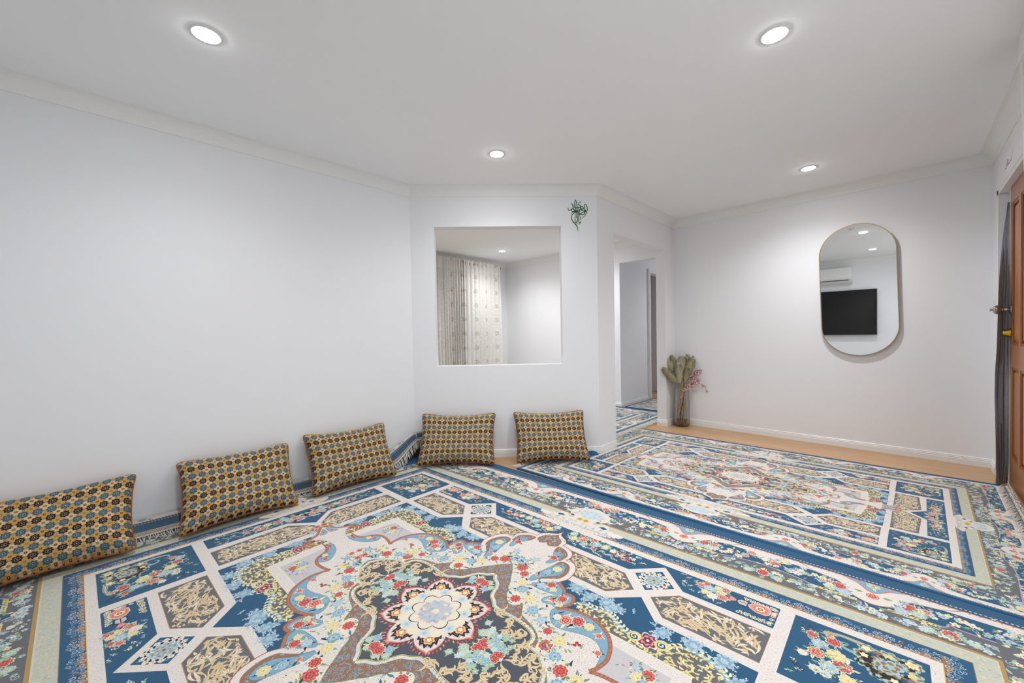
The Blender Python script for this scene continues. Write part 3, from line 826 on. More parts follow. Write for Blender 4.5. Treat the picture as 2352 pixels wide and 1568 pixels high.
    for k in range(60):
        u = rng.random(); a = u * PI / 2
        p = ((.50 + rng.uniform(-.08, .12)) * math.cos(a) , (.40 + rng.uniform(-.06, .1)) * math.sin(a))
        if inside(p, gpoly): P.stroke(arc_leaf(p, rng.random() * TAU, rng.uniform(.02, .035), rng.uniform(-1, 1), 4), .008, rng.choice(('green', 'mint', 'yel2', 'ink', 'teal')), Q4, 'leaf')
    for p in ((.50, .215), (.512, .225), (.50, .228)): P.disc(p, .007, 'red2', Q4, 7)
    # ---- brown ogee with white teardrops, then the dark grey medallion
    bo = cr([(0, .437), (.030, .406), (.067, .356), (.092, .322), (.112, .290), (.150, .276), (.185, .262), (.221, .258), (.240, .236), (.262, .208), (.30, .196), (.345, .182), (.388, .152), (.410, .108), (.45, .092), (.50, .055), (.53, .02), (.535, 0)], 4)
    for i, (w, c) in enumerate(((.016, 'yel2'), (.008, 'white'))): P.stroke(bo, w, c)
    for i in range(0, len(bo) - 2, 1):
        a = math.atan2(bo[i + 1][1] - bo[i][1], bo[i + 1][0] - bo[i][0]) + 1.2
        P.stroke(arc_leaf(bo[i], a, .016, -1.6, 3), .008, rng.choice(('white', 'yel2', 'pale')), Q4, 'leaf')
    P.poly([(0, 0)] + bo[::-1], 'brown')
    P.stroke(bo, .0035, 'olive')
    for p in scatter([(0, 0)] + bo[::-1], 520, .0115):
        if rng.random() < .5: curl(P, p, .0085, rng.random() * TAU, 'lblue', .0022, Q4, 1.1, rng.choice((1, -1)), 8)
        else: P.stroke(arc_leaf(p, rng.random() * TAU, .024, rng.uniform(-3, 3), 5), .0034, rng.choice(('lblue', 'lblue', 'teal')), Q4, 'leaf')
    td = cr([(.128, .282), (.150, .250), (.180, .228), (.206, .236), (.212, .262), (.190, .286), (.155, .294)], 4, True)
    P.stroke(td, .007, 'yel2', Q4, None, True); P.poly(td, 'white'); rose(P, (.180, .262), .023, 'red', Q4, 5); P.stroke(arc_leaf((.15, .27), 2.6, .03, .5), .01, 'teal', Q4, 'leaf')
    go = cr([(0, .320), (.022, .296), (.055, .277), (.075, .240), (.092, .208), (.118, .192), (.148, .168)], 4) + cr([(.148, .168), (.20, .166), (.262, .171), (.325, .166), (.368, .143), (.373, .094)], 4)[1:] + cr([(.373, .094), (.412, .100), (.458, .080), (.492, .045), (.512, 0)], 4)[1:]
    gp = [(0, 0)] + go[::-1]
    for i in range(0, len(go) - 1):
        a = math.atan2(go[i + 1][1] - go[i][1], go[i + 1][0] - go[i][0]) + 1.3
        P.stroke(arc_leaf(go[i], a, .022, -1.9, 4), .011, rng.choice(('white', 'pale', 'cream')), Q4, 'leaf')
    P.poly(gp, 'dgrey'); P.stroke(go, .006, 'yel2'); P.stroke(go, .0028, 'olive')
    # golden acanthus in the long lobes
    for c, a0 in (((.175, .162), .0), ((.25, .150), -.2), ((.32, .135), -.5), ((.36, .075), .2), ((.42, .075), -.4), ((.46, .035), -1.0), ((.30, .095), 2.6), ((.40, .03), 2.0)):
        for k in range(9):
            lf = arc_leaf((c[0] + rng.uniform(-.018, .018), c[1] + rng.uniform(-.018, .018)), a0 + rng.uniform(-1.4, 1.4), rng.uniform(.03, .05), rng.choice((-2.6, 2.6, 1.6)), 6)
            P.stroke(lf, .0105, 'goldd', Q4, 'leaf'); P.stroke(lf, .008, 'gold', Q4, 'leaf')
        curl(P, c, .020, a0, 'gold', .005, Q4, 1.2, 1)
    for c, r, k in (((.262, .014), .024, 'red'), ((.335, .012), .020, 'red'), ((.318, .038), .018, 'blu'), ((.285, .046), .018, 'blu'), ((.247, .062), .020, 'min'), ((.222, .046), .017, 'min'), ((.20, .092), .012, 'min'),
                    ((.014, .248), .022, 'red'), ((.055, .245), .013, 'min'), ((.042, .222), .015, 'blu'), ((.028, .272), .010, 'min')):
        rose(P, c, r, k, Q4, 4, ('green', 'mint', 'yel2'), False)
    for k in range(16):
        floret(P, (rng.uniform(.23, .35), rng.uniform(.0, .09)), .011, rng.choice(('mint', 'pale')), 'yellow')
    # ---- eight-lobed rosette
    R8 = []; Rv = []
    def petal(a, r0, r1, hw, n=6):
        tip = (r1 * math.cos(a), r1 * math.sin(a)); o = []
        for k in range(-n, n + 1):
            u = k / n; rr = r0 + (r1 - r0) * (1 - abs(u) ** 1.25) ** (.62 if abs(u) < .999 else 1); o.append((rr * math.cos(a + hw * u), rr * math.sin(a + hw * u)))
        return o
    def lobed(r0, r1, r2, bulge=.6):
        o = []
        for k in range(8):
            a = TAU * k / 8
            for u in (-.5, -.42, -.33, -.22, -.11, -.04, 0, .04, .11, .22, .33, .42):
                x = abs(u) * 2; rr = r0 + (r1 - r0) * (1 - x ** 1.8)
                if x < .1: rr += (r2 - r1) * (1 - x / .1)
                o.append((rr * math.cos(a + u * TAU / 8), rr * math.sin(a + u * TAU / 8)))
        return o
    P.poly(lobed(.150, .206, .222), 'red', ONE); P.poly(lobed(.149, .203, .217), 'pink', ONE)
    for k in range(8):
        for j in range(12):
            a = TAU * (k + (j - 5.5) / 12.5) / 8; x = abs((j - 5.5) / 6.2); rr = .150 + .054 * (1 - x ** 2.4)
            P.stroke(arc_leaf((rr * math.cos(a), rr * math.sin(a)), a + (.5 if j > 5 else -.5), .016, (-1 if j > 5 else 1) * 1.0, 3), .007, rng.choice(('pink', 'rose', 'red', 'pink')), ONE, 'leaf')
    P.poly(lobed(.146, .197, .206), 'cream', ONE); P.poly(lobed(.143, .194, .202), 'white', ONE)
    for k in range(8):
        a = TAU * k / 8
        for j in range(-4, 5):
            aa = a + j * .078; rr = .182 - .004 * j * j * .5
            curl(P, (rr * math.cos(aa), rr * math.sin(aa)), .006, aa, 'lilac' if j % 2 else 'dgrey', .0016, ONE, 1.1, 1, 7)
        zz = []
        for j in range(-6, 7):
            aa = a + j * .046; rr = .172 - .0013 * j * j + (.010 if j % 2 else -.007); zz.append((rr * math.cos(aa), rr * math.sin(aa)))
        P.stroke(zz, .018, 'black', ONE); P.stroke([(x * .955, y * .955) for x, y in zz], .007, 'orange', ONE); P.stroke([(x * .935, y * .935) for x, y in zz], .006, 'black', ONE)
        c = (.150 * math.cos(a), .150 * math.sin(a))
        P.scal(c, .019, 6, .3, 'gold', ONE); P.scal(c, .014, 6, .3, 'orange', ONE); P.scal(c, .009, 5, .3, 'yel2', ONE)
    P.scal((0, 0), .132, 16, .14, 'cream', ONE, 0, 5)
    for k in range(16):
        a = TAU * (k + .5) / 16
        P.scal((.116 * math.cos(a), .116 * math.sin(a)), .018, 6, .40, 'pale' if k % 2 else 'cream', ONE, a); P.scal((.116 * math.cos(a), .116 * math.sin(a)), .007, 5, .45, 'sky' if k % 2 else 'yel2', ONE, a)
    P.scal((0, 0), .092, 8, .26, 'black', ONE, 0, 6); P.scal((0, 0), .088, 8, .26, 'cream', ONE, 0, 6); P.scal((0, 0), .070, 8, .3, 'white', ONE, .39, 5); P.scal((0, 0), .060, 12, .3, 'lilacg', ONE, .2, 4)
    for k in range(16):
        a = TAU * k / 16
        P.scal((.048 * math.cos(a), .048 * math.sin(a)), .009, 5, .4, rng.choice(('lilacg', 'wfili', 'sky', 'cream')), ONE); curl(P, (.058 * math.cos(a + .2), .058 * math.sin(a + .2)), .007, a, 'lilac', .0014, ONE, 1.2, 1, 8)
    P.scal((0, 0), .036, 12, .2, 'wfili', ONE); P.scal((0, 0), .026, 8, .2, 'lilacg', ONE); P.scal((0, 0), .014, 8, .2, 'cream', ONE)
    for k in range(60):
        a = rng.random() * TAU; r_ = .064 * math.sqrt(rng.random()); curl(P, (r_ * math.cos(a), r_ * math.sin(a)), .006, a, rng.choice(('lilac', 'lblue', 'rope', 'white')), .0012, ONE, 1.1, 1, 8)
    # ---- panels with bouquets
    def bouquet(lst, lc=('green', 'yel2', 'mint', 'teal')):
        for c, r, k in lst: rose(P, c, r, k, Q4, 5, lc)
    bouquet((((1.151, .812), .022, 'red'), ((1.114, .720), .023, 'pinkr'), ((1.182, .701), .026, 'red'), ((1.093, .810), .017, 'red'), ((1.118, .772), .022, 'sky'), ((1.151, .669), .024, 'sky'), ((1.164, .744), .025, 'yel'),
             ((1.119, .637), .016, 'wht'), ((1.146, .631), .015, 'wht'), ((1.20, .645), .022, 'yel'), ((1.235, .615), .021, 'red'), ((1.275, .60), .018, 'sky'), ((1.135, .85), .014, 'pinkr'), ((1.30, .625), .014, 'pinkr'), ((1.08, .69), .014, 'cre')))
    for p in scatter([(1.06, .57), (1.33, .57), (1.06, .86)], 34, .02):
        sprig(P, p, rng.random() * TAU, .03, ('green', 'yel2', 'mint'), Q4, .005, 4, rng.uniform(-1, 1))
    for c in ((1.065, .86), (1.35, .57), (1.07, .62)): curl(P, c, .012, 0, 'ink', .003); curl(P, (c[0] + .02, c[1] - .012), .009, 2, 'ink', .003)
    # arabesque in the outer corner of the block
    def dg(d, e):
        q = .70711
        return (1.378 - d * q + e * q, .883 - d * q - e * q)
    for e in (-1, 1):
        hook = cr([dg(.105, e * .045), dg(.118, e * .085), dg(.140, e * .115), dg(.165, e * .140), dg(.195, e * .152), dg(.212, e * .138), dg(.200, e * .122)], 4)
        P.stroke(hook, .024, 'mint', Q4, 'end'); P.stroke(hook, .014, 'brown', Q4, 'end'); P.stroke(hook, .005, 'yel2', Q4, 'end')
        arm = cr([dg(.15, e * .02), dg(.175, e * .055), dg(.195, e * .085), dg(.185, e * .108), dg(.168, e * .100)], 4)
        P.stroke(arm, .020, 'mint', Q4, 'end'); P.stroke(arm, .012, 'lblue', Q4, 'end')
    blobs = ((.048, 0, .026), (.088, .036, .028), (.125, .078, .022), (.120, 0, .042), (.155, .050, .030), (.180, .022, .025), (.112, .050, .020))
    for d, e, r in blobs:
        for s_ in ((1, -1) if e else (1,)):
            q = dg(d, e * s_); P.scal(q, r, 7, .28, 'mint', Q4, rng.random() * 6); P.scal(q, r * .80, 7, .28, 'brown', Q4, rng.random() * 6)
    for d, e, r, c_ in ((.048, 0, .016, 'yel2'), (.048, 0, .009, 'yellow'), (.088, .036, .017, 'mint'), (.088, .036, .012, 'yellow'), (.100, .022, .012, 'blue'), (.128, .052, .010, 'blue'), (.120, 0, .028, 'sky'), (.120, 0, .020, 'brown'), (.120, 0, .012, 'mint'),
                        (.155, .050, .017, 'black'), (.166, .032, .013, 'black'), (.182, .010, .010, 'black'), (.157, .052, .010, 'yel2'), (.125, .078, .012, 'yel2'), (.190, .028, .011, 'black'), (.186, .028, .007, 'mint'), (.066, .016, .008, 'black'), (.108, .040, .007, 'black')):
        for s_ in ((1, -1) if e else (1,)):
            P.scal(dg(d, e * s_), r, 5, .45, c_, Q4, rng.random() * 6)
    for d, e in ((.030, 0), (.052, .022), (.075, .045), (.098, .068)):
        for s_ in ((1, -1) if e else (1,)):
            P.stroke([dg(d + .020, e * s_), dg(d - .004, e * s_ * 1.08)], .012, 'mint', Q4, 'leaf')
    # vase panel
    for k in range(15):
        for q0 in (.765, .872): curl(P, (.868 + .0075 * k, q0 + (.010 * (k % 2) if q0 < .8 else -.010 * (k % 2))), .0075, rng.random() * 6, 'yel2', .0032, Q4, 1.1)
    for k in range(5): curl(P, (.972, .775 + .022 * k), .009, 0, 'yel2', .0034)
    body = [(.885, .835), (.895, .850), (.92, .866), (.95, .866), (.962, .85), (.962, .82), (.95, .806), (.92, .804), (.895, .818)]
    P.poly(body, 'cream'); P.poly([(.927 + (x - .927) * .93, .835 + (y - .835) * .92) for x, y in body], 'pink'); P.scal((.928, .835), .022, 8, .3, 'rose'); P.scal((.928, .835), .016, 8, .3, 'yel2'); P.scal((.928, .835), .009, 6, .3, 'red'); P.disc((.928, .835), .004, 'yellow')
    P.poly([(.962, .828), (.98, .815), (.983, .856), (.962, .845)], 'pink'); P.poly([(.966, .832), (.978, .822), (.98, .85), (.966, .842)], 'cream')
    P.poly([(.885, .815), (.86, .812), (.845, .828), (.845, .842), (.86, .858), (.885, .855)], 'black'); P.poly([(.883, .820), (.86, .818), (.849, .830), (.849, .840), (.86, .852), (.883, .850)], 'lilacg'); P.stroke([(.885, .835), (.85, .835)], .003, 'black'); P.poly([(.845, .83), (.822, .815), (.818, .855), (.845, .841)], 'pink'); P.stroke([(.82, .817), (.816, .853)], .008, 'red')
    bouquet((((.781, .847), .024, 'yel'), ((.742, .842), .023, 'sky'), ((.796, .872), .017, 'red'), ((.800, .815), .019, 'pinkr'), ((.765, .80), .019, 'cre'), ((.77, .868), .014, 'yel'), ((.708, .848), .016, 'pinkr'), ((.735, .81), .014, 'yel'), ((.725, .870), .012, 'red')))
    for p in scatter([(.64, .85), (.66, .78), (.82, .765), (.82, .88), (.60, .88)], 20, .022): sprig(P, p, PI + rng.uniform(-1, 1), .03, ('mint', 'sky', 'yel2', 'lilac'), Q4, .005, 4, rng.uniform(-1, 1))
    # top-centre panel
    bouquet((((.126, .842), .022, 'pinkr'), ((.176, .868), .020, 'red'), ((.055, .864), .020, 'min'), ((.079, .822), .020, 'yel'), ((.206, .845), .022, 'sky'), ((.25, .85), .018, 'yel'), ((.298, .841), .015, 'cre'), ((.150, .805), .018, 'blu'), ((.105, .872), .013, 'red'), ((.215, .80), .013, 'red')))
    for p in scatter([(.02, .77), (.36, .77), (.44, .83), (.40, .875), (.02, .88)], 46, .019):
        sprig(P, p, rng.uniform(-.7, .7), .034, ('yel2', 'mint', 'green', 'pale'), Q4, .006, 5, rng.uniform(-1, 1))
    for k in range(26):
        p = (rng.uniform(.30, .42), .84 + rng.uniform(-.035, .03)); floret(P, p, rng.uniform(.005, .009), rng.choice(('cream', 'white', 'pink', 'black', 'red')), 'yellow')
    # short-side panel: bouquet, ring of florets
    for k in range(14):
        a = TAU * k / 14; P.scal((1.30 + .045 * math.cos(a), .055 + .05 * math.sin(a)), .013, 6, .4, rng.choice(('sky', 'mint', 'black', 'lilac')))
    bouquet((((1.31, .05), .022, 'red'), ((1.285, .03), .018, 'pinkr'), ((1.29, .08), .015, 'pinkr'), ((1.325, .145), .022, 'red'), ((1.33, .20), .021, 'yel'), ((1.315, .255), .020, 'red'), ((1.30, .225), .017, 'red'), ((1.345, .25), .014, 'sky'), ((1.35, .11), .016, 'sky'), ((1.32, .31), .013, 'pinkr')))
    for p in scatter([(1.28, .02), (1.37, .02), (1.37, .43), (1.28, .43)], 46, .02): sprig(P, p, PI / 2 + rng.uniform(-1, 1), .03, ('yel2', 'mint', 'green', 'pale'), Q4, .0055, 5, rng.uniform(-1, 1))
    # red blossoms and sprays at the inner tips
    bouquet((((1.062, .046), .020, 'red'), ((1.085, .020), .018, 'red'), ((1.035, .062), .016, 'sky'), ((1.105, .05), .014, 'yel')))
    # ---- big white cloud scrolls lying across the guards
    for which in (0, 1):
        f_ = (lambda x, y: (x, y)) if which == 0 else (lambda x, y: (1.414 + (y - .925) * .85, x * .75))
        cl = [f_(*p) for p in cr([(.0, .928), (.10, .932), (.19, .944), (.262, .985), (.235, .998), (.215, .990), (.195, 1.004), (.170, .998), (.160, 1.030), (.135, 1.048), (.112, 1.036), (.092, 1.012), (.060, 1.022), (.062, 1.050), (.090, 1.062), (.112, 1.092), (.108, 1.135), (.078, 1.165), (.045, 1.182), (.02, 1.190), (0, 1.195)], 4)]
        P.poly([f_(0, .93)] + cl, 'white')
        for i in range(1, len(cl) - 1):
            P.scal(cl[i], .0085, 5, .4, rng.choice(('white', 'white', 'cream')))
        inn = [f_(*p) for p in cr([(.0, 1.05), (.03, 1.065), (.065, 1.10), (.06, 1.14), (.025, 1.168), (0, 1.172)], 3)]
        P.poly(inn, 'pale')
        for p in [(.005 + .02 * k, .952 + .006 * (k % 2)) for k in range(11)] + [(.02, .985), (.06, .985), (.10, .98), (.14, .985), (.18, .975), (.125, 1.015), (.02, 1.08), (.045, 1.10), (.075, 1.115), (.05, 1.135), (.02, 1.15), (.03, 1.12), (.08, 1.085)]:
            q = f_(*p)
            for k in range(5): P.stroke(arc_leaf(q, rng.random() * TAU, rng.uniform(.014, .026), rng.uniform(-2.4, 2.4), 4), .0034, rng.choice(('sky', 'wfili', 'lilacg', 'bar', 'seal', 'lblue', 'white')), Q4, 'leaf')
            curl(P, q, .009, rng.random() * 6, rng.choice(('wfili', 'sky', 'seal')), .0018, Q4, 1.1, 1, 8)
        P.scal(f_(.02, 1.03), .022, 7, .4, 'bar'); P.scal(f_(.02, 1.03), .012, 6, .4, 'seal')
        P.poly([f_(*p) for p in ((.115, 1.015), (.135, 1.03), (.165, 1.02), (.15, 1.00))], 'blue'); P.poly([f_(*p) for p in ((.07, 1.05), (.085, 1.066), (.10, 1.058), (.085, 1.042))], 'blue')
    return P

def piecewise(v, br):
    s = 1 if v >= 0 else -1; v = abs(v)
    for (a, b), (c, d) in zip(br, br[1:]):
        if v <= c: return s * (b + (d - b) * (v - a) / (c - a))
    return s * (br[-1][1] + (v - br[-1][0]))

def cut_half(P, fn):
    o = []; n = len(P)
    for i in range(n):
        a, b = P[i], P[(i + 1) % n]; da, db = fn(a), fn(b)
        if da >= 0: o.append(a)
        if (da >= 0) != (db >= 0):
            u = da / (da - db); o.append(tuple(a[q] + (b[q] - a[q]) * u for q in range(3)))
    return o if len(o) > 2 else []
def rug_mesh(name, P, loc, remap=None, S=1.89, T=1.41, z0=.009, dz=5e-6, cutter=None):
    """loc(s,t,z) -> point"""
    v = []
    for (x, y), L in zip(P.v, P.lay):
        if remap: x, y = remap(x, y)
        v.append(loc(x, y, z0 + L * dz))
    f = list(P.f); col = list(P.col)
    # sides of the carpet body
    ring = []
    n = 40
    for i in range(n): ring.append((-S + 2 * S * i / n, -T))
    for i in range(n): ring.append((S, -T + 2 * T * i / n))
    for i in range(n): ring.append((S - 2 * S * i / n, T))
    for i in range(n): ring.append((-S, T - 2 * T * i / n))
    if remap: ring = [remap(*p) for p in ring]
    base = len(v); m = len(ring)
    v += [loc(x, y, z0) for x, y in ring] + [loc(x, y, 0.0) for x, y in ring]
    col += [COL['blue']] * (2 * m)
    f += [(base + i, base + m + i, base + m + (i + 1) % m, base + (i + 1) % m) for i in range(m)]
    if cutter:
        nf = []
        for q in f:
            pts = [v[i] for i in q]
            parts = cutter(pts)
            if parts is None: nf.append(q); continue
            c = col[q[0]]
            for pp in parts:
                i = len(v); v += pp; col += [c] * len(pp); nf.append(tuple(range(i, i + len(pp))))
        used = sorted({i for q in nf for i in q}); rm = {i: k for k, i in enumerate(used)}
        v = [v[i] for i in used]; col = [col[i] for i in used]; f = [tuple(rm[i] for i in q) for q in nf]
    me = bpy.data.meshes.new(name); me.from_pydata(v, [], f)
    at = me.attributes.new('yarn', 'FLOAT_COLOR', 'POINT')
    flat = []
    for c in col: flat += [c[0], c[1], c[2], 1.0]
    at.data.foreach_set('color', flat)
    me.update(); me.materials.append(MAT['rug'])
    o = bpy.data.objects.new(name, me); C.objects.link(o)
    return o

def fringe_mesh(mb, path, out, length, step=.011, seed=3, lift=.006, mess=.5, floor=0.004, fat=1.0):
    """tassels along path (list of 3-D points), hanging toward out(u)"""
    R = random.Random(seed)
    P = [Vector(p) for p in path]
    for i in range(len(P) - 1):
        a, b = P[i], P[i + 1]; d = (b - a); n = max(1, int(d.length / step)); dn = d.normalized()
        for k in range(n):
            p = a + d * ((k + R.random() * .6) / n); o = Vector(out(p)).normalized()
            L = length * R.uniform(.75, 1.15); sw = R.uniform(-1, 1) * mess; c2 = R.uniform(-1, 1) * mess
            pts = [p, p + o * L * .35 + dn * L * .15 * sw + Vector((0, 0, lift * R.random())), p + o * L * .7 + dn * L * .35 * sw + Vector((0, 0, lift * R.random())), p + o * L + dn * L * (.5 * sw + .3 * c2)]
            pts = [Vector((q.x, q.y, max(q.z, floor + .002 * R.random()))) for q in pts]
            r = R.uniform(.0020, .0030) * fat
            mb.tube(pts, [r * .7, r, r * 1.15, r * .5], 4)
# ------------------------------------------------------------------ measures (metres; camera stands over x = y = 0)
XL, XD, YM, XR = -3.097, -1.962, 4.749, .481
Y1, Y2 = 1.874, 3.085
XW, YJ, YB = .72, 2.95, -.70          # set-back wall of the added window, jog, rear wall
H, TH = 2.40, .11
YF, XF = 5.22, -5.30                   # far room walls
DA = Vector((XD - XL, Y2 - Y1)); LA = DA.length; DA.normalize(); NA = Vector((DA.y, -DA.x))   # angled wall direction, normal into the room
def on_angled(u, z, off=0.0): return Vector((XL + DA.x * u + NA.x * off, Y1 + DA.y * u + NA.y * off, z))

def build_room():
    mb = MB(); mb.box(-5.6, 1.3, -1.0, 7.6, -.12, 0); struct(mb, 'floor', 'floor')
    mb = MB(); mb.box(-5.6, 1.3, -1.0, 7.6, H, H + .1); struct(mb, 'ceiling', 'ceiling')
    wall('wall_left', (XL, Y1), (XL, YB - TH), 0, H, TH)
    wall('wall_angled', (XD, Y2), (XL, Y1), 0, H, TH, (LA - 1.337, LA - .206, .822, 2.056))
    wall('wall_doorway', (XD, YM), (XD, Y2), 0, H, TH, (YM - 4.50, YM - 3.37, 0, 2.035))
    wall('wall_back', (XR, YM), (XD, YM), 0, H, TH)
    wall('wall_right', (XR, YJ), (XR, YM + TH), 0, H, .12, (3.42 - YJ, 4.50 - YJ, 0, 2.04))
    wall('wall_nib', (XW, YJ), (XR, YJ), 0, H, .12)
    wall('wall_fill_window', (XW, YB - TH), (XW, YJ), 0, H, TH, (.50, 2.9, .25, 2.12))  # opening added out of view to let in fill daylight
    wall('wall_rear', (XL - TH, YB), (XW + TH, YB), 0, H, TH)
    # far room and hall
    wall('wall_far', (-2.95, YF), (XF, YF), 0, H, TH)
    wall('wall_far_header', (XD + .1, YF), (-2.95, YF), 2.10, H, TH)
    wall('wall_far_left', (XF, YF), (XF, 1.5), 0, H, TH, (YF - 4.45, YF - 2.6, .75, 2.02))
    wall('wall_far_near', (XF, 1.5), (XL - TH, 1.5), 0, H, TH)
    wall('wall_hall_left', (-2.95, 7.3), (-2.95, YF + TH), 0, H, TH, (.38, 1.14, 0, 2.05))
    wall('wall_hall_end', (XD + .1, 7.3), (-2.95, 7.3), 0, H, TH)
    wall('wall_hall_right', (XD + .1, YM + TH), (XD + .1, 7.3), 0, H, TH)
    wall('wall_closet', (-3.9, 7.3), (-3.9, YF + TH), 0, H, .05)
    mb = MB(); mb.box(-3.9, -3.06, 7.0, 7.05, 0, H); struct(mb, 'wall_closet_end', 'wall')
    mb = MB(); mb.box(XR + .45, XR + .5, 3.2, 4.9, 0, 2.4); struct(mb, 'wall_porch', 'wall')
    mb = MB(); mb.box(XR + .12, XR + .5, 4.56, 4.61, 0, 2.4); struct(mb, 'wall_porch_side', 'wall')
    # unseen window beside the camera, added for fill daylight: frame, sash bars and panes
    mb = MB()
    for a, b, c, d in ((-.31, -.26, .25, 2.12), (2.04, 2.09, .25, 2.12), (.86, .91, .25, 2.12), (-.31, 2.09, .25, .30), (-.31, 2.09, 2.07, 2.12)):
        mb.box(XW + .02, XW + .09, a, b, c, d)
    struct(mb, 'fill_window', 'trim')
    # cornices
    R = .075
    cov = [(0, H - R - .006), (.006, H - R - .006), (.008, H - R)] + [(.008 + (R - .008) * (1 - math.cos(a)), H - R + (R - .004) * math.sin(a)) for a in [PI / 2 * k / 6 for k in range(1, 7)]] + [(R + .004, H - .004), (R + .004, H)]
    cov = [(max(0, d), z) for d, z in cov]
    room = [(XW, YB), (XW, YJ), (XR, YJ), (XR, YM), (XD, YM), (XD, Y2), (XL, Y1), (XL, YB)]
    mb = MB(); sweep(mb, room, cov, True); struct(mb, 'trim_1', 'cornice', False)
    far = [(XD - TH, 3.0), (XD - TH, YF), (XF, YF), (XF, 1.5)]
    mb = MB(); sweep(mb, far, cov, False); struct(mb, 'trim_2', 'cornice', False)
    # skirting: square board with two grooves
    prof = [(0, .068), (.006, .068), (.010, .064), (.010, .056), (.0125, .053), (.0125, .046), (.011, .044), (.015, .041), (.016, .004), (.016, 0), (0, 0)][::-1]
    prof = [(d, z) for d, z in prof]
    def skirt(name, path):
        mb = MB(); sweep(mb, path, prof, False); struct(mb, name, 'trim')
    skirt('baseboard_back', [(XR, 4.56), (XR, YM), (XD, YM), (XD, 4.50), (XD - TH, 4.50)])
    skirt('baseboard_left', [(XD, 3.36), (XD, Y2), (XL, Y1), (XL, YB)])
    skirt('baseboard_rear', [(XL, YB), (XW, YB), (XW, YJ), (XR, YJ), (XR, 3.35)])
    skirt('baseboard_far', [(-2.95, 6.13), (-2.95, YF), (XF, YF), (XF, 1.5)])
    # hall door lining
    mb = MB()
    mb.box(-2.95, -2.925, 6.09, 6.155, 0, 2.11); mb.box(-2.95, -2.925, 6.155, 6.925, 2.05, 2.11); mb.box(-2.95, -2.925, 6.92, 6.985, 0, 2.11)
    mb.box(-2.935, -2.918, 6.105, 6.125, 0, 2.10); mb.box(-2.935, -2.918, 6.125, 6.93, 2.075, 2.095)
    struct(mb, 'trim_3', 'trim')
    # entry frame on the right wall: architrave, lining, post beside the door
    mb = MB()
    mb.box(XR - .006, XR, 4.50, 4.552, 0, 2.075); mb.box(XR - .006, XR, 3.35, 4.552, 2.035, 2.075); mb.box(XR - .006, XR, 3.35, 3.42, 0, 2.075)
    mb.box(XR - .010, XR - .006, 4.540, 4.552, 0, 2.075); mb.box(XR - .010, XR - .006, 3.35, 4.552, 2.064, 2.075)
    struct(mb, 'trim_4', 'trim')
    mb = MB(); mb.box(.5115, .60, 4.347, 4.362, 0, 2.04); struct(mb, 'trim_5', 'trim')

def build_camera():
    cam = bpy.data.cameras.new('camera'); o = bpy.data.objects.new('camera', cam); C.objects.link(o)
    f, yaw, pitch, roll, hc = 910.66, .7812, -.0182, -.0180, 1.096
    F = Vector((-math.sin(yaw) * math.cos(pitch), math.cos(yaw) * math.cos(pitch), math.sin(pitch)))
    r = Vector((math.cos(yaw), math.sin(yaw), 0)); u = r.cross(F)
    r2 = r * math.cos(roll) + u * math.sin(roll); u2 = u * math.cos(roll) - r * math.sin(roll)
    M = Matrix(((r2.x, u2.x, -F.x, 0), (r2.y, u2.y, -F.y, 0), (r2.z, u2.z, -F.z, hc), (0, 0, 0, 1)))
    o.matrix_world = M
    cam.sensor_fit = 'HORIZONTAL'; cam.sensor_width = 36; cam.lens = f / 2352 * 36; cam.clip_start = .02
    bpy.context.scene.camera = o

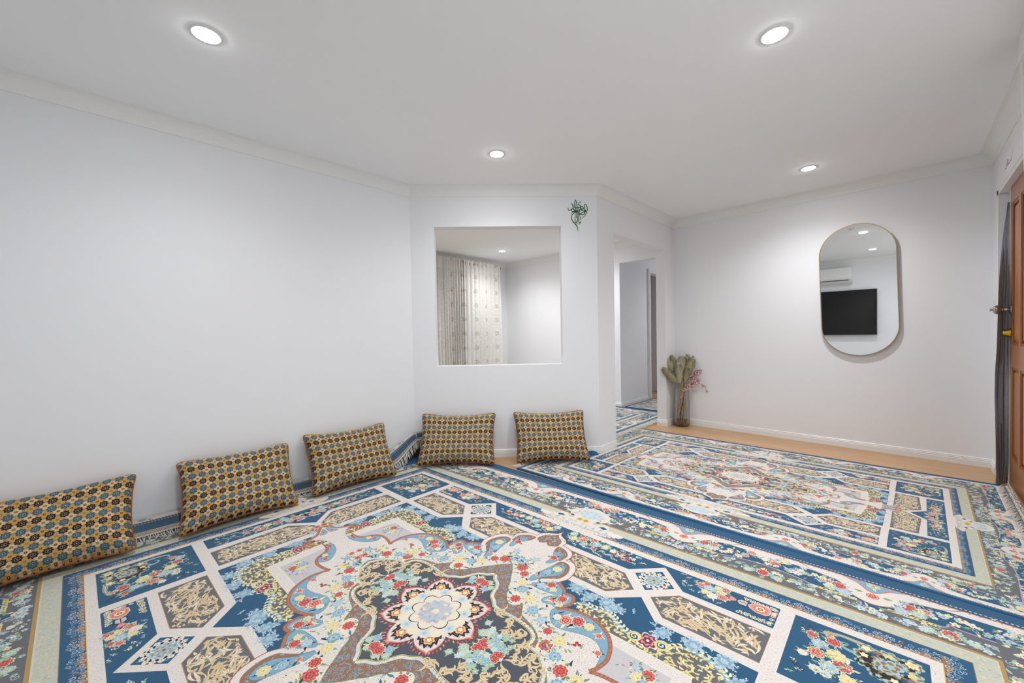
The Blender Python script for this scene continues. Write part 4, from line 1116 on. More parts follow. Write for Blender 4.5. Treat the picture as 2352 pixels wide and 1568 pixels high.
# ------------------------------------------------------------------ rugs
def build_rugs():
    P = rug_pattern()
    cx, cy = -1.314, .870
    def loc_front(s, t, z):
        x, y = cx + s - .016 * t, cy + .045 * s + t
        d = XL + .020 - x
        if d > 0: x += d; z += min(d, .02)
        # never into the angled wall
        e = (x - XL) * NA.x + (y - Y1) * NA.y - .022
        if e < 0: x -= NA.x * e; y -= NA.y * e
        return (x, y, z)
    rug = rug_mesh('persian_rug', P, loc_front)
    tag(rug, 'large blue and ivory Persian rug with central medallion, cushions along its far edges', 'rug', 'patterned rugs')
    # folded-back end along the left wall: reverse of the weave, fringe lying on the rug
    def crest(y):
        k = max(0.0, min(1.0, (y - 1.45) / .47)); k = k * k * (3 - 2 * k)
        return .082 + .17 * k
    def fold(y, w):
        """w = 0 at the wall crest, 1 at the fringe line"""
        k = max(0.0, min(1.0, (y - 1.45) / .47)); k = k * k * (3 - 2 * k)
        x0, x1 = XL + .012, XL + .118 - .085 * k
        z0 = crest(y); z1 = .019 + .16 * k * k
        x = x0 + (x1 - x0) * w; z = z0 + (z1 - z0) * w + .014 * math.sin(PI * w)
        yy = y
        e = (x - XL) * NA.x + (yy - Y1) * NA.y - .018
        if e < 0: x -= NA.x * e; yy -= NA.y * e
        return (x, yy, z)
    Y0, Yend = -.58, 1.955
    F = Painter(3.0, 1.2)
    def band(w0, w1, col):
        n = 60
        F.shapes([[(Y0 + (Yend - Y0) * i / n, w0), (Y0 + (Yend - Y0) * (i + 1) / n, w0), (Y0 + (Yend - Y0) * (i + 1) / n, w1), (Y0 + (Yend - Y0) * i / n, w1)] for i in range(n)], col, ONE)
    band(0, 1, 'guardw')
    band(0, .32, 'white'); band(.335, .375, 'rust'); band(.385, .80, 'blue'); band(.80, 1.0, 'rope')
    for a, b in ((.82, .845), (.875, .90), (.935, .96)): band(a, b, 'guardw')
    y = Y0
    while y < Yend:
        F.disc((y, .425), .0045, 'sky', ONE, 5, 6); F.disc((y + .004, .30), .004, 'dot', ONE, 5, 6); y += .014
    y = Y0
    while y < Yend - .05:
        if rng.random() < .5:
            F.disc((y, .10), rng.uniform(.012, .022), rng.choice(('mint', 'sky', 'lblue', 'pale')), ONE, 8, 5)
            F.disc((y + .03, .18), .008, rng.choice(('rust', 'green', 'rose')), ONE, 6, 6)
        y += .045
    for k in range(260):
        a = Y0 + (Yend - Y0) * rng.random(); F.stroke([(a, .46), (a, .78)], .0012, rng.choice(('blue2', 'teal', 'blue2')), ONE)
    v = []
    for (a, b), L in zip(F.v, F.lay):
        p = fold(a, b); v.append((p[0] + L * 2e-5, p[1], p[2] + L * 3e-5))
    me = bpy.data.meshes.new('folded_edge'); me.from_pydata(v, [], list(F.f)); at = me.attributes.new('yarn', 'FLOAT_COLOR', 'POINT')
    flat = []
    for c in F.col: flat += [c[0] * .78 + .05, c[1] * .80 + .06, c[2] * .80 + .06, 1.0]
    at.data.foreach_set('color', flat); me.materials.append(MAT['rug'])
    o = bpy.data.objects.new('folded_edge', me); C.objects.link(o); o.parent = rug; o['label'] = 'faded reverse side of the rug end folded back at the wall'
    mb = MB()
    path = [fold(Y0 + (Yend - Y0) * i / 60, 1.0) for i in range(61)]
    def out_left(p):
        k = max(0.0, min(1.0, (p.y - 1.45) / .47))
        return (1 - .3 * k, .05 - .25 * k, -.30 - 1.2 * k)
    fringe_mesh(mb, path, out_left, .075, .0085, 3, .004, .35, .0125)
    # knotted top of the fringe
    mb.tube([(p[0] + .001, p[1], p[2] + .002) for p in path], .0035, 5)
    fr = mb.build('fringe', 'fringe', rug); fr['kind'] = 'stuff'
    # binding along the seam edge
    mb = MB(); mb.tube([loc_front(-1.75 + 3.6 * i / 40, 1.411, .007) for i in range(41)], .006, 8); mb.build('binding', 'rug_blue', rug)
    # dark underside showing where the end curls up in the corner
    mb = MB(); mb.grid(10, 4, lambda a, b: fold(1.70 + .25 * a, .25 + .6 * b) if False else (Vector(fold(1.70 + .245 * a, 1.0)) + Vector((.004 - .01 * b, 0, -b * (fold(1.70 + .245 * a, 1.0)[2] - .012)))))
    mb.build('curled_underside', 'rug_under', rug)

    # second rug, 2 x 3
    bs = [(0, 0), (.547, .49), (1.03, .815), (1.385, 1.036), (1.414, 1.064), (1.484, 1.10), (1.545, 1.143), (1.556, 1.15), (1.806, 1.310), (1.89, 1.338)]
    bt = [(0, 0), (.54, .352), (.745, .502), (.89, .600), (.925, .627), (.991, .675), (1.055, .722), (1.067, .732), (1.32, .915), (1.41, .938)]
    remap = lambda x, y: (piecewise(x, bs), piecewise(y, bt))
    c2x, c2y = -.87, 3.258
    def loc_right(s, t, z):
        x, y = c2x + s + (.035 if s < 0 else .02) * t, c2y + .023 * s + t
        return (x, y, z)
    def gA(p): return (p[0] - XL) * NA.x + (p[1] - Y1) * NA.y - .018
    def gB(p): return p[0] - (XD + .018)
    def gC(p): return p[1] - 3.372
    def cutter(pts):
        if min(p[0] for p in pts) >= XD + .018 or min(p[1] for p in pts) >= 3.372: return None
        out = []
        a_ = cut_half(pts, gB); r_ = cut_half(pts, lambda p: -gB(p))
        if a_: out.append(a_)
        if r_:
            hi = cut_half(r_, gC); lo = cut_half(r_, lambda p: -gC(p))
            if hi: out.append(hi)
            lo = cut_half(lo, gA) if lo else []
            if lo: out.append(lo)
        return out
    r2 = rug_mesh('persian_rug', P, loc_right, remap, 1.89, 1.41, cutter=cutter)
    tag(r2, 'medium blue and ivory Persian rug lying between the mirror wall and the larger rug', 'rug', 'patterned rugs')
    mb = MB()
    fringe_mesh(mb, [loc_right(1.330, -.93 + 1.86 * i / 30, .013) for i in range(31)], lambda p: (.12, -.9, .02), .085, .0035, 5, .012, .75, .012, .6)
    fringe_mesh(mb, [loc_right(1.325, -.35 + 1.27 * i / 24, .014) for i in range(25)], lambda p: (-.42, -.8, .0), .075, .006, 8, .012, .9, .0135, .6)
    fringe_mesh(mb, [loc_right(1.335, -.1 + 1.02 * i / 20, .012) for i in range(21)], lambda p: (.10, -.7, .5), .06, .006, 18, .014, .9, .012, .6)
    fringe_mesh(mb, [loc_right(-1.338, -.93 + .40 * i / 12, .007) for i in range(13)], lambda p: (-1, -.1, 0), .075, .0085, 6, .01, .6)
    fr = mb.build('fringe', 'fringe', r2); fr['kind'] = 'stuff'
    mb = MB(); mb.tube([loc_right(-1.335 + 2.67 * i / 40, -.938, .008) for i in range(41)], .007, 8)
    mb.build('binding', 'rug_blue', r2)
    mb = MB(); mb.tube([loc_right(-1.30 + 2.63 * i / 40, .937, .007) for i in range(41)], .006, 8); mb.build('binding', 'rug_blue', r2)

    # rug corner curling up against the skirting of the angled wall
    mb = MB(); mb.grid(10, 6, lambda a, b: tuple(on_angled(1.52 + .11 * a, .010 + .026 * b * b * math.sin(PI * (.15 + .7 * a)), .070 - .048 * b)))
    cc = mb.build('curled_corner', 'rug_blue', r2, True); cc['label'] = 'plain blue rug edge curling up at the skirting'

    # rug of the next room: its fringed end reaches through the doorway
    k = .75
    def loc_far(s, t, z): return (-3.612 + s * k, 4.135 + t * k, z)
    r3 = rug_mesh('persian_rug', P, loc_far)
    tag(r3, 'blue bordered Persian rug seen through the doorway, its fringed end on the threshold', 'rug', 'patterned rugs')
    mb = MB()
    fringe_mesh(mb, [loc_far(1.895, -1.41 + 2.82 * i / 30, .016) for i in range(31)], lambda p: (1, .15, -.03), .10, .0045, 9, .012, .8, .014, .75)
    fringe_mesh(mb, [loc_far(1.90, -1.0 + 2.3 * i / 24, .02) for i in range(25)], lambda p: (1, -.6, 0), .09, .008, 12, .012, 1.0, .014, .75)
    fr = mb.build('fringe', 'fringe', r3); fr['kind'] = 'stuff'
    mb = MB(); mb.tube([loc_far(-1.87 + 3.74 * i / 20, 1.415, .007) for i in range(21)], .007, 6); mb.build('binding', 'rug_blue', r3)
    # runner in the hall
    def loc_hall(s, t, z): return (-2.93 + .55 * .9 + t * .34, 5.245 + .66 + s * .34, z)
    r4 = rug_mesh('hall_runner', P, loc_hall)
    tag(r4, 'narrow patterned runner along the hall wall beyond the doorway', 'rug', 'patterned rugs')

# ------------------------------------------------------------------ cushions
def cushion(label, BL, BR, TL, TR, T, seed, ear=(0, 0, 0, 0)):
    R = random.Random(seed)
    BL, BR, TL, TR = map(Vector, (BL, BR, TL, TR))
    c = (BL + BR + TL + TR) / 4
    x = (BR + TR - BL - TL); W = x.length / 2; x.normalize()
    y = (TL + TR - BL - BR); Hh = y.length / 2; y = (y - x * y.dot(x)).normalized()
    z = x.cross(y)
    sh = ((TL + TR) / 2 - (BL + BR) / 2).dot(x) / 2 # shear of the top edge
    root = bpy.data.objects.new('cushion', None); C.objects.link(root)
    M = Matrix(((x.x, y.x, z.x, c.x), (x.y, y.y, z.y, c.y), (x.z, y.z, z.z, c.z), (0, 0, 0, 1)))
    root.matrix_world = M
    tag(root, label, 'cushion', 'brocade cushions along the walls')
    nx, ny = 44, 30
    ph = [R.uniform(0, 6) for _ in range(6)]
    def edge(a, b):
        X = W / 2 * a * (1 - .050 * (1 - b * b)) + sh * b; Y = Hh / 2 * b * (1 - .105 * (1 - a * a))
        cw = (abs(a) * abs(b)) ** 14
        X -= math.copysign(.014, a) * cw; Y -= math.copysign(.014, b) * cw
        ew = (abs(a) * abs(b)) ** 4
        X += math.copysign(.012, a) * ew; Y += math.copysign(.012, b) * ew
        Z = 0
        for (sa, sb), e in zip(((-1, -1), (1, -1), (-1, 1), (1, 1)), ear):
            w = max(0, 1 - math.hypot(a - sa, b - sb) / .5); Z += e * w * w
        return X, Y, Z
    def th(a, b):
        k = max(0, (1 - a ** 6)) ** .5 * max(0, (1 - b ** 6)) ** .5
        k *= 1 - .10 * (a * a + b * b)
        wr = .004 * math.sin(9 * a + ph[0] + 3 * b) * (abs(b) ** 2) + .004 * math.sin(11 * b + ph[1] - 2 * a) * abs(a) ** 2
        return T / 2 * k + wr * k
    verts, faces, uvs = [], [], []
    pitch = .0482
    for side in (1, -1):
        base = len(verts)
        for j in range(ny + 1):
            for i in range(nx + 1):
                a = -1 + 2 * i / nx; b = -1 + 2 * j / ny
                a = math.sin(a * PI / 2) * .35 + a * .65; b = math.sin(b * PI / 2) * .35 + b * .65
                X, Y, Z = edge(a, b)
                sag = -.012 * (1 - a * a) * (1 - b * b) * (1 if side > 0 else 0)
                verts.append((X, Y + sag, Z + side * th(a, b)))
                uvs.append(((a * W / 2 * 1.06) / pitch + 40.0, (b * Hh / 2 * 1.10) / pitch + 40.5))
        for j in range(ny):
            for i in range(nx):
                q = base + j * (nx + 1) + i
                f = (q, q + 1, q + nx + 2, q + nx + 1)
                faces.append(f if side > 0 else f[::-1])
    mb = MB(); mb.v = verts; mb.f = faces
    mb.build('cover', 'brocade', root, True, uvs)
    ring = []
    for i in range(40): ring.append(edge(-1 + 2 * i / 40, -1))
    for i in range(30): ring.append(edge(1, -1 + 2 * i / 30))
    for i in range(40): ring.append(edge(1 - 2 * i / 40, 1))
    for i in range(31): ring.append(edge(-1, 1 - 2 * i / 30))
    mb = MB(); mb.tube(ring, .0048, 8); mb.build('piping', 'piping', root, True)
    return root

def build_cushions():
    cushion('brocade cushion leaning on the long left wall, nearest the camera and cut by the frame', (-2.80, -.565, .028), (-2.793, .058, .028), (-3.047, -.545, .345), (-3.047, .067, .362), .20, 1, (0, .01, 0, -.01))
    cushion('brocade cushion on the long left wall, second from the camera', (-2.781, .229, .028), (-2.813, .823, .028), (-3.047, .258, .385), (-3.047, .838, .365), .20, 2, (.0, .012, -.03, -.02))
    cushion('brocade cushion on the long left wall, nearest the folded rug corner', (-2.845, .93, .028), (-2.80, 1.525, .028), (-3.047, .946, .40), (-3.047, 1.545, .385), .19, 3, (0, .01, 0, 0))
    cushion('brocade cushion under the left side of the wall opening', (-2.842, 1.74, .028), (-2.422, 2.205, .028), (-3.000, 1.905, .414), (-2.568, 2.360, .395), .18, 4, (0, .012, 0, 0))
    cushion('brocade cushion under the right side of the wall opening', (-2.30, 2.347, .028), (-1.875, 2.80, .028), (-2.452, 2.492, .400), (-2.045, 2.925, .409), .18, 5, (0, .008, 0, 0))

# ------------------------------------------------------------------ lamps
def downlight(x, y, label, first=[None]):
    if first[0] is None:
        r = empty('downlight', (x, y, H), label, 'ceiling light', 'recessed downlights')
        mb = MB(); mb.lathe([(.047, -.004), (.050, -.005), (.058, -.003), (.060, .0)], 32, None, False, False); mb.build('trim_ring', 'plastic', r, True)
        mb = MB(); mb.lathe([(.047, -.003), (.046, -.0055), (.040, -.0075), (.026, -.0088), (.010, -.0093), (.001, -.0094)], 32, None, False, True); mb.build('lens', 'lens', r, True)
        sp = bpy.data.lights.new('downlight_beam', 'SPOT'); sp.energy = SPOT; sp.spot_size = math.radians(150); sp.spot_blend = 1.0; sp.shadow_soft_size = .05; sp.color = (.99, .995, 1.0)
        so = bpy.data.objects.new('downlight_beam', sp); C.objects.link(so); so.parent = r; so.location = (0, 0, -.02)
        first[0] = r
    else:
        r = copy_tree(first[0]); r.location = (x, y, H); r['label'] = label
    return r
def set_lamp(r, energy, lens=None):
    for ch in r.children:
        if ch.type == 'LIGHT': ch.data = ch.data.copy(); ch.data.energy = energy
        elif lens and ch.name.startswith('lens'): ch.data = ch.data.copy(); ch.data.materials[0] = MAT[lens]
def build_lights():
    q = downlight(-2.121, .317, 'lit round downlight over the long left wall, nearest the camera'); set_lamp(q, SPOT * .72)
    q = downlight(-.410, 2.098, 'lit round downlight over the rug seam, ahead of the mirror'); set_lamp(q, SPOT * 1.45)
    q = downlight(-2.093, 1.989, 'lit round downlight in the ceiling just ahead of the wall opening'); set_lamp(q, SPOT * .85)
    q = downlight(-.557, 4.014, 'lit round downlight close to the mirror wall'); set_lamp(q, SPOT * 1.45)
    downlight(-.390, .30, 'lit round downlight behind the camera, seen only as a reflection in the mirror')
    q = downlight(-4.476, 4.33, 'lit round downlight in the next room, seen through the wall opening'); set_lamp(q, SPOT * 1.6)
    q = downlight(-3.28, 4.50, 'lit round downlight in the next room, hidden behind the angled wall'); set_lamp(q, SPOT * 1.6)
    q = downlight(-2.22, 6.9, 'added unseen downlight brightening the hall, hidden above the doorway head'); set_lamp(q, 75, 'lens_dim')  # unseen lamp, added to lift the dark hall wall
    q = downlight(-4.2, 2.4, 'lit round downlight deep in the next room, out of sight'); set_lamp(q, SPOT * 1.4)

# ------------------------------------------------------------------ wall things
def pill(w, h, n=56):
    r = w / 2; o = []
    for k in range(n + 1):
        a = PI * k / n; o.append((r * math.cos(a), h / 2 - r + r * math.sin(a)))
    for k in range(n + 1):
        a = PI + PI * k / n; o.append((r * math.cos(a), -h / 2 + r + r * math.sin(a)))
    return o
def build_mirror():
    r = empty('wall_mirror', (-.305, YM - .030, 1.440), 'tall pill shaped mirror in a thin brass frame on the white wall', 'mirror')
    r.rotation_euler = (math.radians(.20), math.radians(-1.45), 0)
    W_, H_ = .528, 1.182
    mb = MB(); P = pill(W_ - .006, H_ - .006); n = len(P)
    mb.v = [(x, 0, z) for x, z in P]; mb.f = [tuple(range(n))]
    mb.build('mirror_glass', 'mirror', r)
    mb = MB(); Po = pill(W_, H_); Pi = pill(W_ - .010, H_ - .010)
    for ring, y in ((Pi, .003), (Pi, -.006), (Po, -.006), (Po, .028), (Pi, .028)): mb.v += [(x, y, z) for x, z in ring]
    for q in range(4):
        for k in range(n): mb.f.append((q * n + k, q * n + (k + 1) % n, (q + 1) * n + (k + 1) % n, (q + 1) * n + k))
    mb.build('mirror_frame', 'brass', r, False)
    mb = MB(); P2 = pill(W_ - .012, H_ - .012); mb.v = [(x, .022, z) for x, z in P2]; mb.f = [tuple(range(n))]; mb.build('backing', 'tv_body', r)
    # small printed mark near the top
    mb = MB()
    def st(pts, w):
        for a, b in zip(pts, pts[1:]):
            d = Vector((b[0] - a[0], 0, b[1] - a[1])); nn = Vector((-d.z, 0, d.x)).normalized() * w / 2
            A, B = Vector((a[0], -.0008, a[1])), Vector((b[0], -.0008, b[1])); mb.quad(A - nn, B - nn, B + nn, A + nn)
    ox, oz = -.030, .551
    for pts in ([(-.022, .0), (-.014, .004), (-.010, -.004)], [(-.010, .010), (-.010, -.006), (-.004, -.010), (-.002, .006)], [(-.002, .006), (.002, -.010), (.006, -.006), (.006, .010)], [(.010, .012), (.016, .010), (.018, .0), (.014, -.010)], [(.020, .008), (.022, -.006)]):
        st([(ox + a, oz + b) for a, b in pts], .0026)
    mb.build('printed_mark', 'grey_ink', r)

def ribbon(mb, pts, ws, f, k=5, n_off=.0012):
    P = cr([(p[0], p[1]) for p in pts], k); m = len(P)
    for i in range(m - 1):
        def wid(j):
            u = j / (m - 1) * (len(ws) - 1); a = int(min(u, len(ws) - 2)); return ws[a] + (ws[a + 1] - ws[a]) * (u - a)
        def nrm(j):
            a = P[max(0, j - 1)]; b = P[min(m - 1, j + 1)]; d = math.hypot(b[0] - a[0], b[1] - a[1]) or 1; return (-(b[1] - a[1]) / d, (b[0] - a[0]) / d)
        q = []
        for j, sg in ((i, 1), (i + 1, 1), (i + 1, -1), (i, -1)):
            nx, ny = nrm(j); w = wid(j) * .53; q.append(f(P[j][0] + sg * nx * w, P[j][1] + sg * ny * w))
        mb.quad(*q)
def build_decal():
    mb = MB()
    def f(x, y): return on_angled(1.411 + ((x / 13.07 + 1280) - 1307) * .00392, 2.2855 - ((y / 13.07 + 440) - 459) * .003874, .0015)
    S = [([(545, 605), (538, 480), (528, 360), (530, 300), (545, 255), (568, 290), (588, 350), (594, 450), (590, 605)], [20, 24, 22, 20, 18, 24, 24, 22, 22]),
         ([(630, 612), (560, 612), (500, 640), (450, 690), (425, 760), (440, 850), (490, 930), (555, 995), (598, 1075), (610, 1140), (597, 1200)], [22, 30, 24, 20, 20, 24, 26, 28, 24, 16, 6]),
         ([(715, 325), (690, 312), (655, 345), (632, 395), (680, 410), (708, 435), (660, 472), (580, 492), (520, 475), (503, 430), (520, 360)], [30, 16, 10, 24, 24, 18, 22, 26, 20, 16, 6]),
         ([(436, 345), (452, 395), (470, 480), (432, 530), (375, 558), (335, 545), (322, 505), (342, 462)], [20, 24, 20, 20, 24, 20, 12, 4]),
         ([(470, 480), (492, 540), (530, 566), (600, 572), (665, 552), (705, 520)], [20, 24, 26, 26, 24, 20]),
         ([(735, 437), (700, 485), (702, 525), (745, 535), (785, 505), (765, 462), (735, 437)], [22, 24, 24, 28, 22, 22, 20]),
         ([(708, 520), (735, 500), (760, 492)], [18, 14, 12]),
         ([(812, 565), (812, 470), (816, 410), (840, 376), (876, 420), (900, 500), (886, 600), (842, 690), (775, 775), (712, 835)], [16, 24, 22, 18, 22, 22, 20, 18, 14, 4]),
         ([(820, 560), (840, 560), (850, 590), (832, 606), (812, 585), (760, 578), (702, 572)], [24, 32, 34, 34, 30, 22, 20]),
         ([(692, 690), (735, 635), (790, 615), (826, 640), (800, 678), (745, 694), (690, 678), (660, 686), (622, 684), (590, 640), (586, 600)], [20, 18, 20, 20, 20, 22, 24, 24, 28, 22, 18]),
         ([(440, 606), (520, 594), (600, 600), (632, 606), (632, 640), (650, 662), (692, 650)], [26, 30, 26, 20, 20, 18, 16]),
         ([(428, 540), (444, 595), (440, 640), (415, 678)], [14, 18, 14, 4]),
         ([(640, 700), (640, 800), (640, 890), (652, 932), (682, 928), (688, 878)], [18, 22, 20, 22, 20, 12]),
         ([(672, 705), (694, 790), (692, 820), (672, 852)], [12, 18, 14, 4]),
         ([(594, 715), (604, 800), (606, 860), (596, 935)], [28, 22, 18, 8]),
         ([(530, 655), (532, 760), (530, 880), (545, 932), (572, 928), (570, 868)], [12, 18, 18, 20, 18, 12]),
         ([(558, 650), (578, 710), (574, 760), (555, 800)], [14, 18, 14, 4]),
         ([(640, 490), (658, 555), (670, 600), (666, 645)], [18, 22, 20, 14]),
         ([(574, 970), (600, 970)], [26, 26]), ([(642, 970), (666, 970)], [22, 22]), ([(674, 970), (698, 970)], [22, 22])]
    for pts, ws in S: ribbon(mb, pts, ws, f)
    o = mb.build('calligraphy_decal', 'green_ink', None); tag(o, 'green Arabic calligraphy sticker on the white angled wall', 'wall sticker')

def build_ac_tv():
    x0, x1 = -1.52, -.715; y = YB
    r = empty('air_conditioner', ((x0 + x1) / 2, y, 1.93), 'white split air conditioner on the wall reflected in the mirror', 'air conditioner')
    prof = [(0, .31), (.15, .31), (.185, .295), (.195, .26), (.195, .095), (.185, .075), (.13, .02), (.10, 0), (0, 0)]
    mb = MB(); n = len(prof); w = (x1 - x0) / 2
    for sx in (-w, w): mb.v += [(sx, d, z) for d, z in prof]
    mb.f += [(k, (k + 1) % n, n + (k + 1) % n, n + k) for k in range(n)] + [tuple(range(n - 1, -1, -1)), tuple(range(n, 2 * n))]
    mb.build('case', 'plastic', r)
    mb = MB(); mb.box(-w + .02, w - .02, .1955, .1985, .10, .29); mb.build('front_panel', 'plastic', r)
    mb = MB(); mb.box(-w + .03, w - .05, .165, .180, .048, .062); mb.build('air_slot', 'dark', r)
    mb = MB(); mb.box(-w + .03, w - .05, .150, .196, .062, .067); mb.build('louvre', 'plastic', r)
    t = empty('television', (-1.12, YB, 1.36), 'large black wall mounted television reflected in the mirror', 'television')
    W_, H_ = 1.50, .86
    mb = MB(); mb.box(-W_ / 2, W_ / 2, .045, .085, -H_ / 2, H_ / 2); mb.build('casing', 'tv_body', t)
    mb = MB(); mb.box(-W_ / 2 + .008, W_ / 2 - .008, .085, .087, -H_ / 2 + .012, H_ / 2 - .008); mb.build('screen', 'screen', t)
    mb = MB(); mb.box(-.2, .2, 0, .045, -.15, .15); mb.build('bracket', 'tv_body', t)

def build_entry():
    # varnished six-panel door leaf
    ya, yb, zt, xf = 3.44, 4.345, 2.035, .513
    cols = [(4.278, 4.072), (4.002, 3.796), (3.726, 3.520)]; rows = [(.195, .812), (.962, 1.918)]
    mb = MB()
    ys = [ya, 3.520, 3.726, 3.796, 4.002, 4.072, 4.278, yb]
    for a, b in zip(ys[0::2], ys[1::2]): mb.box(xf, xf + .038, a, b, .006, zt)
    for a, b in ((.006, .195), (.812, .962), (1.918, zt)):
        for c, d in ((3.520, 3.726), (3.796, 4.002), (4.072, 4.278)): mb.box(xf, xf + .038, c, d, a, b)
    door = mb.build('door_1', 'timber'); door['kind'] = 'structure'
    for c, d in cols:
        for a, b in rows:
            mb = MB(); y0, y1 = min(c, d), max(c, d)
            mb.box(xf + .014, xf + .026, y0, y1, a, b)
            i = .045
            mb.v += [(xf + .014, y0 + .018, a + .018), (xf + .014, y1 - .018, a + .018), (xf + .014, y1 - .018, b - .018), (xf + .014, y0 + .018, b - .018),
                     (xf + .005, y0 + i, a + i), (xf + .005, y1 - i, a + i), (xf + .005, y1 - i, b - i), (xf + .005, y0 + i, b - i)]
            q = len(mb.v) - 8
            for k in range(4): mb.f.append((q + k, q + (k + 1) % 4, q + 4 + (k + 1) % 4, q + 4 + k))
            mb.f.append((q + 4, q + 5, q + 6, q + 7)); mb.build('panel', 'timber_panel', door)
            mb = MB(); e = .018
            for yy0, yy1, z0, z1 in ((y0, y0 + e, a, b), (y1 - e, y1, a, b), (y0 + e, y1 - e, a, a + e), (y0 + e, y1 - e, b - e, b)): mb.box(xf + .003, xf + .015, yy0, yy1, z0, z1)
            mb.build('moulding', 'timber_dark', door)
    M = Matrix.Translation((xf, 4.312, 1.205)) @ Matrix.Rotation(-PI / 2, 4, 'Y')
    mb = MB(); mb.lathe([(.034, 0), (.034, .004), (.028, .009), (.014, .011), (.012, .030), (.013, .034)], 24, M); mb.lathe([(.013, .034), (.023, .038), (.030, .050), (.031, .060), (.028, .070)], 24, M, False, False)
    kn = mb.build('door_knob', 'chrome', door, True)
    mb = MB(); mb.lathe([(.0285, .070), (.026, .075), (.018, .080), (.006, .082), (.006, .086), (.012, .090), (.005, .096)], 24, M); mb.build('knob_cap', 'chrome', kn, True)
    mb = MB(); mb.lathe([(.0312, .052), (.0316, .060), (.0298, .068)], 24, M, False, False); mb.build('reflection_band', 'tint', kn, True)  # strip coloured as the brown reflection around the nickel knob
    M = Matrix.Translation((xf, 4.312, 1.045)) @ Matrix.Rotation(-PI / 2, 4, 'Y')
    mb = MB(); mb.lathe([(.030, 0), (.030, .006), (.028, .010), (.020, .036), (.019, .040)], 24, M); db = mb.build('deadbolt', 'gold', door, True)
    mb = MB(); mb.lathe([(.013, .040), (.012, .042)], 18, M); mb.build('keyhole_disc', 'chrome', db, True)
    # grey voile hanging beside the door, heaped on the floor
    tab = [(1.94, 4.353, .498), (1.72, 4.40, .482), (1.49, 4.33, .462), (1.28, 4.25, .447), (.93, 4.285, .445), (.77, 4.355, .445), (.60, 4.372, .445), (.30, 4.31, .445), (.12, 4.29, .445), (.04, 4.22, .445), (.004, 4.20, .444)]
    def L(z):
        for (a, y0, x0), (b, y1, x1) in zip(tab, tab[1:]):
            if z >= b: u = (z - a) / (b - a); return y0 + (y1 - y0) * u, x0 + (x1 - x0) * u
        return tab[-1][1:]
    def g(a, b):
        z = 1.94 - 1.936 * b
        y0, x0 = L(z); y1 = 4.352; x1 = .511 if b < .93 else .508
        w = .008 + .022 * min(1, b * 1.6)
        fold = math.sin(a * 17 + 2.5 * b + .8 * math.sin(5 * b)) * w * math.sin(PI * min(1, max(0, a)) ) + (.02 * math.sin(9 * a + 30 * b) * max(0, b - .93) * 10)
        return (x0 + (x1 - x0) * a - abs(fold) * .7 + .003, y0 + (y1 - y0) * a + fold * .2, z)
    mb = MB(); mb.grid(40, 60, g)
    o = mb.build('grey_curtain', 'voile', None, True); tag(o, 'sheer charcoal curtain bunched between the back wall and timber door', 'curtain')
    # light switch
    mb = MB(); mb.box(XR - .008, XR, 4.622, 4.692, 1.21, 1.33); s = mb.build('light_switch', 'plastic', None); tag(s, 'white light switch plate on the wall beside the timber door', 'switch')
    mb = MB(); mb.box(XR - .013, XR - .008, 4.650, 4.664, 1.255, 1.285); mb.build('rocker', 'plastic', s)
    # pen scribble above the door
    mb = MB()
    def f(x, y): return (XR - .0012, x, y)
    def rib(pts, w):
        P = cr(pts, 4)
        for a, b in zip(P, P[1:]):
            d = math.hypot(b[0] - a[0], b[1] - a[1]) or 1; nx, ny = -(b[1] - a[1]) / d * w / 2, (b[0] - a[0]) / d * w / 2
            mb.quad(f(a[0] + nx, a[1] + ny), f(b[0] + nx, b[1] + ny), f(b[0] - nx, b[1] - ny), f(a[0] - nx, a[1] - ny))
    rib([(4.02, 2.20), (4.03, 2.165), (4.10, 2.150), (4.17, 2.155), (4.20, 2.17), (4.17, 2.18), (4.19, 2.15), (4.23, 2.16), (4.24, 2.14), (4.27, 2.155), (4.285, 2.135)], .004)
    rib([(4.15, 2.17), (4.19, 2.19), (4.22, 2.165), (4.25, 2.175)], .003)
    o = mb.build('pen_scribble', 'pen', None); tag(o, 'small handwritten pen scribble on the wall above the timber door', 'scribble')
    # curtain under a box pelmet at the added window beside the camera
    mb = MB(); mb.box(.363, .70, 2.40, 2.915, 2.27, H - .001); o = mb.build('curtain_pelmet', 'plastic', None); tag(o, 'white box pelmet under the ceiling at the right edge of the photo', 'pelmet')
    mb = MB()
    def c(a, b):
        z = 2.272 - 2.24 * b
        return (.364 + .045 * min(1, b * 1.3) + .22 * a, 2.895 - .012 * math.sin(a * 40 + 2 * b) - .02 * a + .006 * math.sin(b * 25 + a * 9), z)
    mb.grid(60, 50, c); o = mb.build('white_curtain', 'white_cloth', None, True); tag(o, 'white crinkled curtain hanging below the box pelmet', 'curtain')

